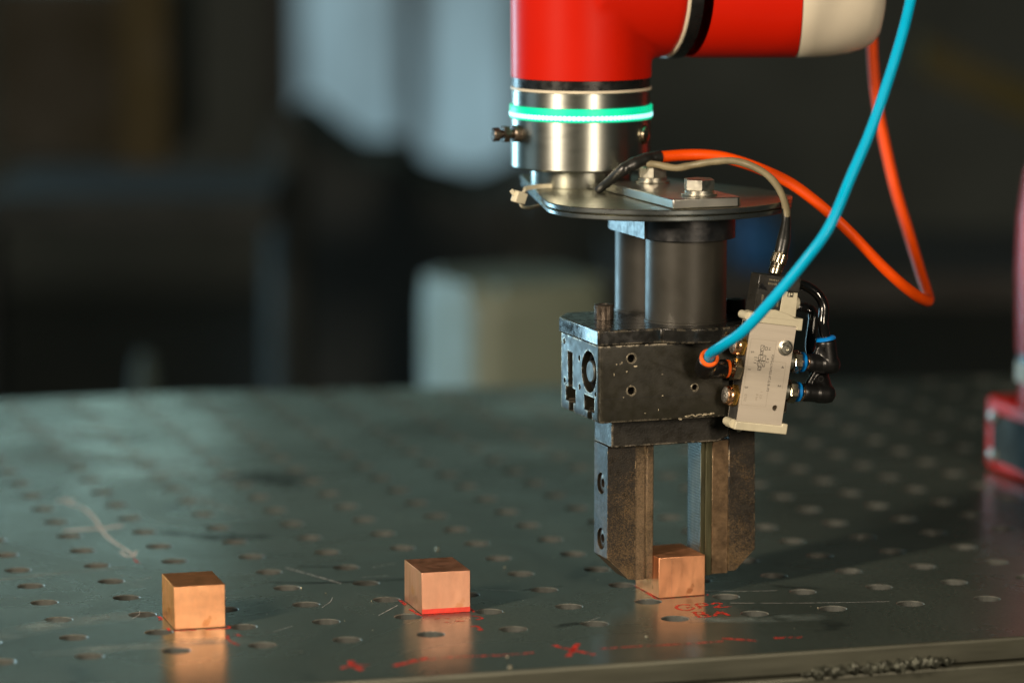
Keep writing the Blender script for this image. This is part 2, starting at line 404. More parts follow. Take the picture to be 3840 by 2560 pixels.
res = bmesh.ops.bisect_plane(bm, geom=bm.verts[:]+bm.edges[:]+bm.faces[:], plane_co=(40, 775, 0), plane_no=(.158, .9874, 0), clear_outer=True)
for f in bm.faces: f.normal_update()
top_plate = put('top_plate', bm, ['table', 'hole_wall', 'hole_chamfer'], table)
# make every normal point up / inwards is left to the renderer (double sided)
bm = NB()
quad(bm, (xa, -250.6, 0), (xb, -250.6, 0), (xb, -251.6, -.45), (xa, -251.6, -.45))
quad(bm, (xa, -251.6, -.45), (xb, -251.6, -.45), (xb, -252, -1.6), (xa, -252, -1.6))
quad(bm, (xa, -252, -1.6), (xb, -252, -1.6), (xb, -252, -12.6), (xa, -252, -12.6))
quad(bm, (xa, -252, -12.6), (xb, -252, -12.6), (xb, -240, -14), (xa, -240, -14))
quad(bm, (xa, 775, -14), (xa, 775, 0), (40, 775, 0), (40, 775, -14))
quad(bm, (40, 775, -14), (40, 775, 0), (xb, 775-(xb-40)*.16, 0), (xb, 775-(xb-40)*.16, -14))
quad(bm, (xa, -252, -14), (xa, -252, 0), (xa, 775, 0), (xa, 775, -14))
put('plate_edge', bm, 'table_edge', table)
bm = NB(); box(bm, xa+10, xb-10, -250.5, -190, -95, -14.4); put('frame_rail', bm, 'table_edge', table, bevel=3, segs=3)
bm = NB(); box(bm, xa+60, xb-60, -120, 480, -100, -40); put('dark_underside', bm, 'hole_dark', table)  # black slab added to keep the holes dark underneath
for lx, ly in ((-440, -220), (900, -220), (-440, 400), (900, 400)):
    bm = NB(); box(bm, lx-35, lx+35, ly-30, ly+30, -880, -95.5); put('leg', bm, 'table_edge', table, bevel=3)
# weld bead between plate and rail
bm = NB(); pts = []
for k in range(26):
    x = 190+k*3.8; pts.append((x, -252.6+random.uniform(-.5, .5), -12.9+random.uniform(-.5, .5)+(x-190)*.022))
tube(bm, pts, lambda t: (2.1+.8*abs(math.sin(t*23+3*math.sin(t*7)))+.6*math.sin(t*61))*min(1, .35+t*6, .3+(1-t)*8), 16, 8)
for v in bm.verts: v.co += Vector((noise.noise(v.co*.35), noise.noise(v.co*.45+Vector((7, 0, 0)))*1.0, noise.noise(v.co*.4+Vector((0, 9, 0)))*1.6))*1.7
put('weld_bead', bm, mat('weld', (.07, .075, .058), .42, .5, .4, 1.7, 120, .5, 500, .12), table, smooth=True, ang=180)

def stroke(bm, pts, wid, z=.08):
    P = [Vector((p[0], p[1], z)) for p in pts]
    if len(P) > 2: P = catmull(P, 5)
    L_ = R_ = None; prev = None
    for i, p in enumerate(P):
        t = (P[min(i+1, len(P)-1)]-P[max(i-1, 0)]).normalized(); n = Vector((-t.y, t.x, 0))
        wv = wid*(.85+.3*noise.noise(p*.2)) if not callable(wid) else wid(i/(len(P)-1))
        a, b = bm.verts.new(p+n*wv/2), bm.verts.new(p-n*wv/2)
        if prev: bm.faces.new((prev[0], a, b, prev[1]))
        prev = (a, b)
def strokes(name, lst, material, label=None):
    bm = NB()
    for i, (pts, wid) in enumerate(lst): stroke(bm, pts, wid, .08+.05*i)
    return put(name, bm, material, table, label=label)
strokes('red_lettering', [([(171.6, -117.5), (168, -114.6), (163.5, -116.2), (160.8, -121), (161, -127), (165, -129.9), (169.5, -127), (170, -122.8), (166.5, -122.9)], 2.6)], 'red_ink', 'red handwritten letter G')
strokes('red_lettering', [([(174.7, -115.6), (174.2, -127)], 2.6), ([(174.7, -115.8), (179.5, -114.1), (181.4, -117.6), (178.6, -121.2), (174.5, -121.0)], 2.6)], 'red_ink', 'red handwritten letter P')
strokes('red_lettering', [([(184.2, -118.6), (187.5, -115.4), (190.3, -118.0), (187.8, -122.9), (182.6, -127.6)], 2.6), ([(182.6, -127.8), (187.2, -128.0), (193.4, -127.6)], 2.2)], 'red_ink', 'red handwritten figure 2')
strokes('red_lettering', [([(166.2, -136.0), (165.0, -151.4)], 2.8), ([(166.2, -136.3), (170.9, -137.0), (171.4, -141.0), (167.1, -143.6)], 2.6), ([(167.1, -143.9), (171.8, -145.8), (171.2, -150.6), (165, -151.4)], 2.8)], 'red_ink', 'red handwritten letter B')
strokes('red_lettering', [([(174.6, -149.8), (182.0, -138.0)], 2.8), ([(182.0, -138.0), (183.6, -151.2)], 2.9), ([(177.6, -145.2), (182.6, -146.2)], 2.3)], 'red_ink', 'red handwritten letter A')
strokes('red_line', [([(60, -197), (66, -210.4), (75.3, -226.5)], 3.4)], 'red_ink'); strokes('red_line', [([(59, -227.4), (66.7, -212.3), (74.8, -197.1)], 4.0)], 'red_ink')
strokes('red_line', [([(81.5, -213.2), (100.8, -213.0), (121.5, -214.4), (157, -215.0)], 2.6)], 'red_dry')
strokes('red_line', [([(158.8, -207.5), (167.0, -213), (175.9, -218.7)], 3.4)], 'red_ink'); strokes('red_line', [([(187.7, -215.3), (204.4, -217.8)], 2.8)], 'red_ink')
strokes('red_line', [([(-40.7, -222.0), (-30, -214.5), (-17.4, -207.8)], 4.5)], 'red_ink')
strokes('red_line', [([(-18.5, -211.7), (-1.2, -209.7), (21.9, -212.9), (43.8, -212.2)], 3.0)], 'red_dry')
strokes('red_line', [([(-71.2, -218.9), (-63.4, -214.3), (-54.6, -216.9)], 4.0)], 'red_dry'); strokes('red_line', [([(-61.2, -202.7), (-62.3, -216.3), (-60.1, -227)], 4.6)], 'red_ink')
strokes('red_corner', [([(7.4, -52.5), (7.0, -69.3)], 2.6), ([(6.6, -80), (7.4, -99.4)], 2.4)], 'red_ink'); strokes('red_corner', [([(7.4, -99.6), (41.5, -98.2)], 2.2), ([(40.9, -88.6), (41.4, -97.4)], 2.4)], 'red_ink')
strokes('red_smudge', [([(35.8, -108.7), (39.1, -110.6), (40.8, -117.6), (35.8, -119.4)], 2.0)], 'red_ink'); strokes('red_smudge', [([(27.6, -137.2), (31.8, -136.9), (31.6, -149.3), (30.0, -144.7)], 2.2)], 'red_ink')
strokes('red_smudge', [([(12, -112), (18, -110), (22, -113)], 2.2), ([(16, -122), (24, -120), (30, -123)], 2.0)], 'red_dry')
strokes('red_corner', [([(157.6, -52), (157.4, -95)], 2.0), ([(157.5, -95.6), (190.5, -93.8)], 1.2), ([(190.6, -86), (191.2, -93)], 1.6)], 'red_dry')
strokes('red_smudge', [([(-142.5, -55.2), (-141.5, -60.4), (-142.5, -68.4)], 2.4)], 'red_ink'); strokes('red_corner', [([(-142.6, -90), (-142.2, -98.5), (-128, -100.2)], 2.2), ([(-123, -101), (-109, -101.2), (-108.2, -94)], 2.0)], 'red_ink')
strokes('red_smudge', [([(-108.6, -118.0), (-106.4, -124.1)], 3.2), ([(-113.5, -118.4), (-115.8, -132.0), (-113.0, -147)], 2.4)], 'red_dry')
strokes('chalk_line', [([(-128.8, 335.8), (-129.2, 312.0), (-124.7, 300.2), (-122.9, 284.1), (-122.8, 258.5), (-124.6, 226.5), (-126.2, 200.2), (-125.3, 171.1), (-122.8, 146.9), (-121.4, 123.6)], 2.7)], 'chalk')
strokes('chalk_line', [([(-150.5, 219.3), (-136.2, 220.1), (-123.7, 219.8), (-108.9, 226.9)], 6.5)], 'chalk'); strokes('chalk_line', [([(-127.0, 139.7), (-126.5, 124.8), (-122.2, 122.2), (-117.3, 138.3)], 2.2)], 'chalk')
strokes('chalk_line', [([(-136.8, 324.8), (-122.9, 326.0)], 6)], 'chalk')
strokes('red_smudge', [([(-123.6, 115.0), (-122.7, 101.2)], 2.4)], 'red_dry')
strokes('scratch', [([(192, -80), (214, -88), (236, -92)], .5)], 'chalk'); strokes('scratch', [([(196, -118), (230, -128), (262, -136), (290, -141)], .5)], 'chalk')
strokes('scratch', [([(-37, 60), (-22, 22), (-15, 3)], .7)], 'chalk'); strokes('scratch', [([(2, -68), (-10, -84), (-16, -92)], .5)], 'chalk')
for k in range(16):
    x = random.uniform(-160, 260); y = random.uniform(-190, 120); a = random.uniform(0, math.pi); l = random.uniform(6, 34)
    strokes('scratch', [([(x, y), (x+math.cos(a)*l*.5+random.uniform(-2, 2), y+math.sin(a)*l*.5), (x+math.cos(a)*l, y+math.sin(a)*l+random.uniform(-2, 2))], .28)], 'chalk')
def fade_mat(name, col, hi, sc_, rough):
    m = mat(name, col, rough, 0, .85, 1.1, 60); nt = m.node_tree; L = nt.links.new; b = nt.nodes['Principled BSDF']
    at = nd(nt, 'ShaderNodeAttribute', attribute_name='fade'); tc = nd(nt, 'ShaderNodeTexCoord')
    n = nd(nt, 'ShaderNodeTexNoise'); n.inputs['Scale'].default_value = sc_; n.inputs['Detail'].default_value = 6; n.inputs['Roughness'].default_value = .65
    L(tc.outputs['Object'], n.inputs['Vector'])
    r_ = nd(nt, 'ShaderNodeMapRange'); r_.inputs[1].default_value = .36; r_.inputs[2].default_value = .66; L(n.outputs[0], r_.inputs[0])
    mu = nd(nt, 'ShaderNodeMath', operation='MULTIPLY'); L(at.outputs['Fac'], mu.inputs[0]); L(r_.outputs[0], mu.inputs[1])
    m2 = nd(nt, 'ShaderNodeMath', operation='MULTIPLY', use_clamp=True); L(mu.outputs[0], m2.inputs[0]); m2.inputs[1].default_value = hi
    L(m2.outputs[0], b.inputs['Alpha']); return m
MT['smear_sheen'] = fade_mat('smear_sheen', (.30, .37, .35), .75, 45, .35); MT['smear_dark'] = fade_mat('smear_dark', (.012, .016, .014), 1.0, 60, .5)
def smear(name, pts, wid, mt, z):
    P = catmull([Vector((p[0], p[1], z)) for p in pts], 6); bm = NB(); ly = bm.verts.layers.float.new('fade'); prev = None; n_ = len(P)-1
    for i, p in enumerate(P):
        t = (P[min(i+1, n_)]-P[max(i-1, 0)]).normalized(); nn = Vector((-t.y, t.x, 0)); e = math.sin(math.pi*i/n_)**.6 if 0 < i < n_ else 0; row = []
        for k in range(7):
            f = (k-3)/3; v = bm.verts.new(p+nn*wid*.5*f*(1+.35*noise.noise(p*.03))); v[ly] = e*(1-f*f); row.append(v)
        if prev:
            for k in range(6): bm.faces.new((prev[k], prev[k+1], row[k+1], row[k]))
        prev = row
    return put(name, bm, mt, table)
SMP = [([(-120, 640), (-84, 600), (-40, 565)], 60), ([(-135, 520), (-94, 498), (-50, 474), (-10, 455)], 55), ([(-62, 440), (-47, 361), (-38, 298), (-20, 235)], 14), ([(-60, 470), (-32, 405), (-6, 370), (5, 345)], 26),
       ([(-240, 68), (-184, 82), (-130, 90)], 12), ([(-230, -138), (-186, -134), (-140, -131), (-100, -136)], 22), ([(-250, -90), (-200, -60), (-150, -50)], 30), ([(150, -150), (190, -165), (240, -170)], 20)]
SMD = [([(2, 402), (25, 372), (55, 380)], 44), ([(26, 372), (28, 350), (31, 325)], 26), ([(74, -154), (84, -148), (96, -145)], 9), ([(86, -48), (100, -44), (116, -42)], 5), ([(-90, 200), (-60, 170), (-20, 160)], 22),
       ([(-30, 62), (-10, 56), (4, 53)], 5), ([(-60, 20), (-20, 8), (40, 4)], 7)]
for i, (pts, wd) in enumerate(SMP): smear('sheen_smear', pts, wd, 'smear_sheen', .04+.003*i)  # wiped oily streaks, their sheen painted in as pale colour
for i, (pts, wd) in enumerate(SMD): smear('dark_stain', pts, wd, 'smear_dark', .02+.003*i)
# swarf: bright chips scattered on the top
bm = NB()
def chip(x, y, s):
    q = bmesh.ops.create_icosphere(bm, subdivisions=1, radius=s)
    for v in q['verts']: v.co = Vector((x, y, s*.35))+Vector((v.co.x*random.uniform(.6, 1.3), v.co.y*random.uniform(.6, 1.3), v.co.z*.5))
for x, y, s in ((70, 88, 1.7), (39.6, 34, .9), (96, 22, .8), (-10, -52, .5), (118, -192, 1.1), (150, -96, .5), (242, -146, .7), (-42, -3, .8), (-31, -22, .7), (26, -219, .9), (20, -244, 1.5), (-92, -18, .45)): chip(x, y, s)
for k in range(90): chip(random.uniform(-220, 330), random.uniform(-200, 260), random.uniform(.15, .38))
put('metal_swarf', bm, mat('swarf', (.60, .55, .40), .35, .8, .7, 1.2, 300), None, frame=WM)
tagt(bpy.data.objects['metal_swarf'], 'tiny bright metal chips scattered over the table top between the holes', None, kind='stuff')

# ------------------------------------------------------------------ copper cubes
def cube(name, x, y, ang, wx, wy, h, label, seam, mt, redfoot=False):
    fr = Matrix.Translation((x, y, 0)) @ Matrix.Rotation(R(ang), 4, 'Z')
    bm = NB(); box(bm, 0, wx, 0, wy, .15, h)
    if seam:                                # a fine scribed line down the front
        pass
    o = put(name, bm, mt, None, base=(0, 0, 0), frame=fr, bevel=.35, segs=2)
    tagt(o, label, 'cube', 'copper cubes set out on the table')
    if seam:
        bm = NB(); box(bm, 8.4, 8.55, -.03, .05, .6, h-.5); f = put('scribed_line', bm, 'copper', None, base=(0, 0, 0), frame=fr); f.parent = o; f.matrix_parent_inverse = Matrix.Identity(4); f.matrix_basis = Matrix.Identity(4)
    if redfoot:
        bm = NB(); box(bm, .2, wx-.2, -.12, 0.05, .3, 3.2); f = put('red_stripe', bm, 'red_ink2', None, base=(0, 0, 0), frame=fr)
        f.parent = o; f.matrix_parent_inverse = Matrix.Identity(4); f.matrix_basis = Matrix.Identity(4)
    return o, fr
MT['red_ink2'] = mat('red_ink2', (.75, .05, .03), .5, 0, .75, 1.1, 200)
MT['copper_c'] = mat('copper_c', (1.0, .47, .25), .47, 1, .80, 1.06, 75, .14, 260, .08, spots=((.60, .24, .11), 80, .64), stretch=(1, 1, .4))
for k_ in ('copper', 'copper_b', 'copper_c'): MT[k_].node_tree.nodes['Principled BSDF'].inputs['Specular Tint'].default_value = (.72, .36, .24, 1)
cube('copper_cube', -140.2, -97.0, -1.2, 30.2, 40, 25.6, 'bright copper cube standing alone, nearest the chalk arrow, with smudged red marks at its foot', False, 'copper_b')
cube('copper_cube', 9.0, -97.5, -.6, 30, 41, 25.4, 'copper cube with a solid red stripe along its foot, between the other two cubes', False, 'copper', True)
cube('copper_cube', 158.9, -94, 3.1, 30.3, 38, 25, 'copper cube held between the two gripper jaws above the red handwriting', True, 'copper_c')

# ------------------------------------------------------------------ gripper
grip = thing('pneumatic_gripper', 'worn black two-jaw pneumatic gripper with twin gray cylinders hanging over the copper cube', 'gripper', (2, 0, 10.5))
bm = NB(); box(bm, -59.5, 63, -32, 32, 111.5, 158)
# rounded front vertical edges and chamfered bottom
def bev_edges(bm, test, off, seg):
    es = [e for e in bm.edges if test(*[v.co for v in e.verts])]
    bmesh.ops.bevel(bm, geom=es, offset=off, segments=seg, affect='EDGES', profile=.5)
bev_edges(bm, lambda a, b: abs(a.z-b.z) > 10 and a.y < 0, 2.6, 4)
bev_edges(bm, lambda a, b: abs(a.z-111.5) < .01 and abs(b.z-111.5) < .01, 1.6, 2)
MT['rod_gray'] = mat('rod_gray', (.075, .08, .075), .5, .5)
body = put('body', bm, ['black_paint'], grip, label='black painted gripper body with scuffed edges')
cuts = []
cuts.append(prism(NB(), [(12.7, 148.5), (21.3, 148.5), (20.2, 126.7), (24.2, 126.7), (24.2, 117.8), (18.9, 117.8), (18.9, 100), (10.7, 100), (10.7, 117.8), (7.3, 117.8), (7.3, 126.7), (12.2, 126.7)], -70, -51.5, 'x'))
cuts.append(prism(NB(), [(-24.3, 126), (-7.0, 126), (-7.6, 116.8), (-12.6, 116.8), (-12.6, 100), (-20.5, 100), (-20.5, 116.8), (-24.3, 116.8)], -70, -51.5, 'x'))
cuts.append(cyl(NB(), (-70, -15.2, 140.7), (-52, -15.2, 140.7), 12.6, 64, .01))
for y, z, r_ in ((27.3, 153.3, 1.9), (26.1, 129.6, 1.8), (1.3, 146.7, 1.8), (.4, 129.2, 1.8), (-25.6, 128.5, 1.5)):
    cuts.append(cyl(NB(), (-70, y, z), (-50, y, z), r_, 20, .01))
for x, z, r_ in ((-39, 150.1, 2.5), (-38.9, 130.6, 2.4), (2, 130.6, 1.8), (43, 126, 2)):
    cuts.append(cyl(NB(), (x, -44, z), (x, -20, z), r_, 24, .01))
cutwith(body, cuts)
try: body.data.set_sharp_from_angle(angle=R(30))
except Exception: pass
g_ = NB(); box(g_, -58, 62, -32.06, -31.5, 126.1, 126.35); put('parting_line', g_, 'hole_dark', grip)
bm = NB(); lathe(bm, [(6.6, 0), (6.6, 6.5), (6.0, 7.2), (0, 7.2)], (-52.2, -16.6, 141), (-60, -16.6, 141), 40); put('piston_rod', bm, 'rod_gray', grip, smooth=True)
bm = NB(); lathe(bm, [(11.8, 0), (11.8, 3.5), (9.2, 3.5), (9.2, 1)], (-52.1, -15.2, 140.7), (-60, -15.2, 140.7), 48, cap=False); put('seal_ring', bm, 'gloss_black', grip, smooth=True)
for x, z, r_ in ((-39, 150.1, 2.5), (-38.9, 130.6, 2.4), (2, 130.6, 1.8)):    # bright worn rims round the holes
    bm = NB(); lathe(bm, [(r_+.05, 0), (r_+.05, .12), (r_+.65, .12), (r_+.75, 0)], (x, -31.98, z), (x, -33, z), 24, cap=False); put('hole_rim', bm, mat('rim', (.34, .30, .22), .35, .7, .2, 1.6, 500), grip)
# pale scars
bm = NB()
def scar(x, z, sx, sz, n=7):
    vs = [bm.verts.new((x+sx*math.cos(2*math.pi*k/n)*random.uniform(.6, 1.1), -32.10, z+sz*math.sin(2*math.pi*k/n)*random.uniform(.6, 1.1))) for k in range(n)]
    bm.faces.new(vs)
for x, z, sx, sz in ((-45.1, 147.8, .7, .8), (-48.5, 146.9, .6, .6), (-36.2, 145.2, 1.8, .6), (-42, 142.2, .6, .6), (-50, 141, .5, .9), (-39.5, 133.5, .5, .8), (-30, 116.6, .7, .4), (-21.5, 118.3, .3, .9), (-18.8, 126.6, .9, .3), (-44, 126.9, .5, .4), (-7.6, 111.9, 1.6, .6)): scar(x, z, sx, sz)
for k in range(16): scar(-3+k*1.15+random.uniform(-.4, .4), 113.2+.06*k+random.uniform(-.5, .5), random.uniform(.8, 1.9), random.uniform(.3, .9), 6)
put('paint_scar', bm, mat('scar', (.55, .48, .34), .4, .6, .35, 1.2, 500, .6, 1200), grip)
# cover plate with its round bulge
a = [(-60.2, -31.2), (-57.5, -32.4)] + [(-25, -32.4)]
th0 = math.degrees(math.asin((-32.4+6.2)/37.0))
a += [(-24.0, -32.6)] + arc(6.6, -6.2, 37.2, 180+44.8, 360-44.8, 20) + [(38, -32.4), (60, -32.4), (64, -30), (64, 33), (53, 51), (-49, 51), (-60.2, 34)]
bm = NB(); prism(bm, a, 158.35, 167.5); put('cover_plate', bm, 'cover_paint', grip, bevel=.8, segs=3)
def caps(cx, cy, top=176.9):
    bm = NB(); n = 72; rings = []
    for r_, h in ((5.75, 167.7), (5.75, 176.2), (5.2, 176.9), (3.0, 176.9)):
        rings.append([bm.verts.new((cx+(r_+(.16 if (k % 2) and h < 176.5 and r_ > 4 else 0))*math.cos(2*math.pi*k/n), cy+(r_+(.16 if (k % 2) and h < 176.5 and r_ > 4 else 0))*math.sin(2*math.pi*k/n), h)) for k in range(n)])
    rings.append([bm.verts.new((cx+3.0*math.cos(2*math.pi*k/n), cy+3.0*math.sin(2*math.pi*k/n), 173.5)) for k in range(n)])
    for p, q in zip(rings, rings[1:]):
        for k in range(n): bm.faces.new((p[k], p[(k+1) % n], q[(k+1) % n], q[k]))
    bm.faces.new(rings[-1]); return bm
put('socket_screw', caps(-38.6, 14.5), 'screw_steel', grip, label='rust brown knurled socket head screw')
put('socket_screw', caps(46.5, 11), 'gloss_black', grip, label='black socket head screw half hidden behind the valve')
for cy_ in (-4.7, 45.5):
    bm = NB(); lathe(bm, [(25.1, 167.5), (25.1, 168.6), (24.6, 168.8), (24.6, 216.9), (24.9, 217), (24.9, 218.3)], (6.9, cy_, 0), (6.9, cy_, 1), 96); put('cylinder_barrel', bm, 'anod_gray', grip, smooth=True)
fl = arc(7.5, -4.5, 29.2, 190, 350, 24) + [(37.2, 0), (37.2, 44)] + arc(7.5, 46, 29.4, 0, 180, 20) + [(-22, 46), (-22, -9)]
bm = NB(); prism(bm, fl, 218.3, 232.7); put('cylinder_flange', bm, 'gloss_black', grip, bevel=1.6, segs=3)
# jaw rail and jaws
bm = NB(); prism(bm, [(-45.6, 94), (23.7, 94), (31, 97.2), (31, 111.3), (-45.6, 111.3)], -17.3, 11.4, 'y'); put('jaw_rail', bm, 'holder_paint', grip, bevel=.7, segs=2)
def soc(bm, x, y, z, d):                    # recessed socket screw head seen from -x
    lathe(bm, [(5.6, 0), (5.6, 1.6), (5.0, 1.9), (2.7, 1.9), (2.7, -.5)], (x, y, z), (x-d, y, z), 32, cap=False)
    lathe(bm, [(2.7, 0), (2.2, .01)], (x+.1, y, z), (x-d, y, z), 6)
bm = NB(); prism(bm, [(-45.7, 93.6), (-45.7, 25.2), (-31.6, 11.3), (-27.6, 11.1), (-27.6, 93.6)], -11, 11, 'y')
jl = put('jaw', bm, 'finger_black', grip, label='jaw on the cable tie side with two screw heads on its flank')
cutwith(jl, [cyl(NB(), (-60, -.3, 69.7), (-42.5, -.3, 69.7), 6.6, 32, .01), cyl(NB(), (-60, -.6, 35.7), (-42.5, -.6, 35.7), 6.6, 32, .01)])
b_ = jl.modifiers.new('edges', 'BEVEL'); b_.width = .3*S; b_.segments = 1; b_.limit_method = 'ANGLE'
for zz in (69.7, 35.7):
    bm = NB(); soc(bm, -42.6, -.4, zz, 1); put('jaw_screw', bm, 'screw_steel', jl, smooth=True)
bm = NB(); prism(bm, [(-27.5, -10.5), (-21.5, -10.5), (-21.2, -9.6), (-20.1, -9.6), (-19.8, -10.4), (-15.9, -10.4), (-15.3, -9.8), (-15.3, 10.5), (-27.5, 10.5)], 10.6, 93.5)
put('jaw_insert', bm, 'finger_insert', jl, bevel=.15, segs=1)
def teeth(x, sgn, y0, y1, par, mt):
    bm = NB(); z = 12
    while z < 92:
        for yy in range(int(y0), int(y1), 2):
            c = Vector((x, yy+1+((z*7) % 2)*.5, z)); s_ = .22
            q = [bm.verts.new(c+Vector((0, dy, dz))) for dy, dz in ((-.8, 0), (0, -.8), (.8, 0), (0, .8))]; t = bm.verts.new(c+Vector((sgn*s_, 0, 0)))
            for k in range(4): bm.faces.new((q[k], q[(k+1) % 4], t))
        z += 1.8
    o = put('grip_teeth', bm, mt, par); o['kind'] = 'stuff'
teeth(-15.3, 1, -10, 10, jl, 'finger_insert')
bm = NB(); prism(bm, [(33.6, 111.2), (33.6, 12.2), (38.6, 12.1), (51.6, 24.8), (50.4, 111.2)], -11, 11, 'y')
jr = put('jaw', bm, 'finger_black', grip, bevel=.3, segs=1, label='jaw on the valve side with bronze brown insert')
bm = NB(); prism(bm, [(23, -10.5), (33.5, -10.5), (33.5, 10.5), (23, 10.5)], 10.9, 93.6); put('jaw_insert', bm, 'finger_bronze', jr, bevel=.2, segs=1)
bm = NB(); prism(bm, [(15.4, -10.3), (18.0, -10.3), (18.4, -9.6), (19.0, -10.3), (22.9, -10.3), (22.9, 10.3), (15.4, 10.3)], 10.3, 93.6); put('jaw_pad', bm, 'finger_olive', jr, bevel=.15, segs=1)
MT['pad_blue'] = mat('pad_blue', (.015, .018, .02), .6, 0, .6, 1.4, 150, .2, 900)
teeth(15.4, -1, -10, 10, jr, 'pad_blue')

# ------------------------------------------------------------------ adapter plate, strap and bolts
ap = thing('adapter_plate', 'flat gray steel plate of two layers tapering under the robot flange, carrying the bolted strap', 'plate', (-5, 50, 233))
def plate_outline(s=0):
    front = arc(2, 30, 84-s, 200, 350, 30)
    return [(-73+s, 24)] + [(-74.6+s, 14), (-74.5+s, 2), (-71+s, -13)] + arc(1, 29, 83-s, 216, 344, 26) + [(82-s, 22), (79-s, 50), (46-s, 132), (30, 165), (8, 178-s), (-22, 182-s), (-33.5+s, 178)]
def plate(z0, z1, s, nm):
    bm = NB(); prism(bm, plate_outline(s), z0, z1)
    for f in bm.faces:
        if abs(f.normal.z) < .5: f.material_index = 1
    o = put(nm, bm, ['plate_top', 'plate_edge'], ap, bevel=.7, segs=2)
    for p in o.data.polygons: p.material_index = 0 if abs(p.normal.z) > .7 else 1
    return o
plate(236.6, 240, 0, 'upper_layer'); plate(233, 236.2, .5, 'lower_layer')
bm = NB(); prism(bm, [(-19.5, -48)] + [(22.5, -48), (24.6, -46), (24.6, 62), (-19.5, 62)], 240.1, 246); strap = put('strap', bm, 'bar_steel', ap, bevel=.7, segs=2)
for bx, by, ph in ((5.7, 47.5, .2), (3.4, -33, .28)):
    bm = NB(); hexa(bm, (bx, by, 249.4), (bx, by, 256.2), 16.6, 1.0, ph); bo = put('hex_bolt', bm, 'zinc', ap)
    bm = NB(); lathe(bm, [(10.6, 0), (10.8, .3), (10.8, 1.5), (8.9, 1.6), (8.9, 3.4), (8.2, 3.5)], (bx, by, 246.05), (bx, by, 250), 48); put('washer', bm, 'zinc', bo, smooth=True)

# ------------------------------------------------------------------ robot arm
AX = (-19.0, 106.5)
arm = thing('articulated_robot', 'red and cream collaborative robot arm with a glowing green ring above its steel tool flange', 'robot arm', (AX[0], AX[1], 240.2))
def ring(prof, name, mt, seg=128, **k):
    bm = NB(); lathe(bm, prof, (AX[0], AX[1], 0), (AX[0], AX[1], 1), seg); return put(name, bm, mt, arm, smooth=True, **k)
ring([(31.4, 240.2), (31.6, 240.6), (31.6, 252.6)], 'flange_neck', 'steel')
fl = ring([(30, 251.4), (42.6, 251.4), (43.9, 252.6), (43.9, 282.2), (43.2, 282.3)], 'tool_flange', 'steel')
ring([(44.3, 282.4), (44.7, 282.8), (44.7, 290.3), (44.3, 290.7)], 'light_ring', 'led_green')
lr = bpy.data.objects['light_ring']
led = None
for k in range(96):
    a_ = 2*math.pi*k/96; x, y = AX[0]+44.55*math.cos(a_), AX[1]+44.55*math.sin(a_)
    if led is None:
        bm = NB(); bmesh.ops.create_icosphere(bm, subdivisions=2, radius=1)
        for v in bm.verts: v.co = Vector((v.co.x*.5, v.co.y*1.8, v.co.z*1.6))+Vector((0, 0, 0))
        led = put('led', bm, 'led_dot', lr, smooth=True)
        for v in led.data.vertices: v.co += (BASE[lr.name][0])*S
        o = led
    else:
        o = led.copy(); COL.objects.link(o); o.parent = lr
    o.location = (Vector((x, y, 285.0))-BASE[lr.name][0])*S; o.rotation_euler = (0, 0, a_)
ring([(43.4, 290.8), (43.4, 299.2), (42.9, 299.3), (42.9, 300.0), (43.5, 300.1)], 'upper_collar', 'steel')
ring([(43.7, 300.1), (44.1, 300.4), (44.1, 301.6), (43.7, 301.9)], 'cream_seal', 'cream_ring')
ring([(43.2, 301.9), (43.2, 307.8)], 'black_seal', 'seal_black')
# elbow housing: vertical and horizontal drums blended together
def union_remesh(name, parts_bm, material, voxel, parent, iters=12):
    bm = NB()
    for f in parts_bm: f(bm)
    o = put(name, bm, material, parent)
    r_ = o.modifiers.new('r', 'REMESH'); r_.mode = 'VOXEL'; r_.voxel_size = voxel*S; r_.adaptivity = 0
    s_ = o.modifiers.new('s', 'SMOOTH'); s_.factor = .8; s_.iterations = iters
    bpy.context.view_layer.update(); bake(o)
    for p in o.data.polygons: p.use_smooth = True
    return o
HZ = 364.8
def tilt(x): return x
union_remesh('wrist_housing', [
    lambda bm: lathe(bm, [(43.9, 301.5), (44.3, 350), (45.0, 395), (40, 410), (0, 416)], (AX[0], AX[1], 0), (AX[0], AX[1], 1), 96),
    lambda bm: lathe(bm, [(46.3, 0), (46.3, 59)], (AX[0]-5, AX[1], HZ), (60, AX[1], HZ), 96)], 'red_paint', 1.5, arm, 14)
# trim the lower rim flat: a clean sleeve covers it
bm = NB(); lathe(bm, [(43.6, 307.8), (43.95, 308.1), (44.0, 313)], (AX[0], AX[1], 0), (AX[0], AX[1], 1), 128, cap=False)
put('housing_rim', bm, 'red_paint', arm, smooth=True)
cy0 = bpy.data.objects['wrist_housing']
bmt = bmesh.new(); bmt.from_mesh(cy0.data); bz = BASE['wrist_housing'][0]
bmesh.ops.bisect_plane(bmt, geom=bmt.verts[:]+bmt.edges[:]+bmt.faces[:], plane_co=(0, 0, (308.2-bz.z)*S), plane_no=(0, 0, 1), clear_inner=True)
bmesh.ops.bisect_plane(bmt, geom=bmt.verts[:]+bmt.edges[:]+bmt.faces[:], plane_co=((34.8-bz.x)*S, 0, 0), plane_no=(1, 0, 0), clear_outer=True)
bmt.to_mesh(cy0.data); bmt.free()
bm = NB(); lathe(bm, [(45.6, 0), (46.6, .3), (46.6, 1.7), (45.8, 2.0)], (34.6, AX[1], HZ), (80, AX[1], HZ), 128); put('cream_seal', bm, 'cream_ring', arm, smooth=True)
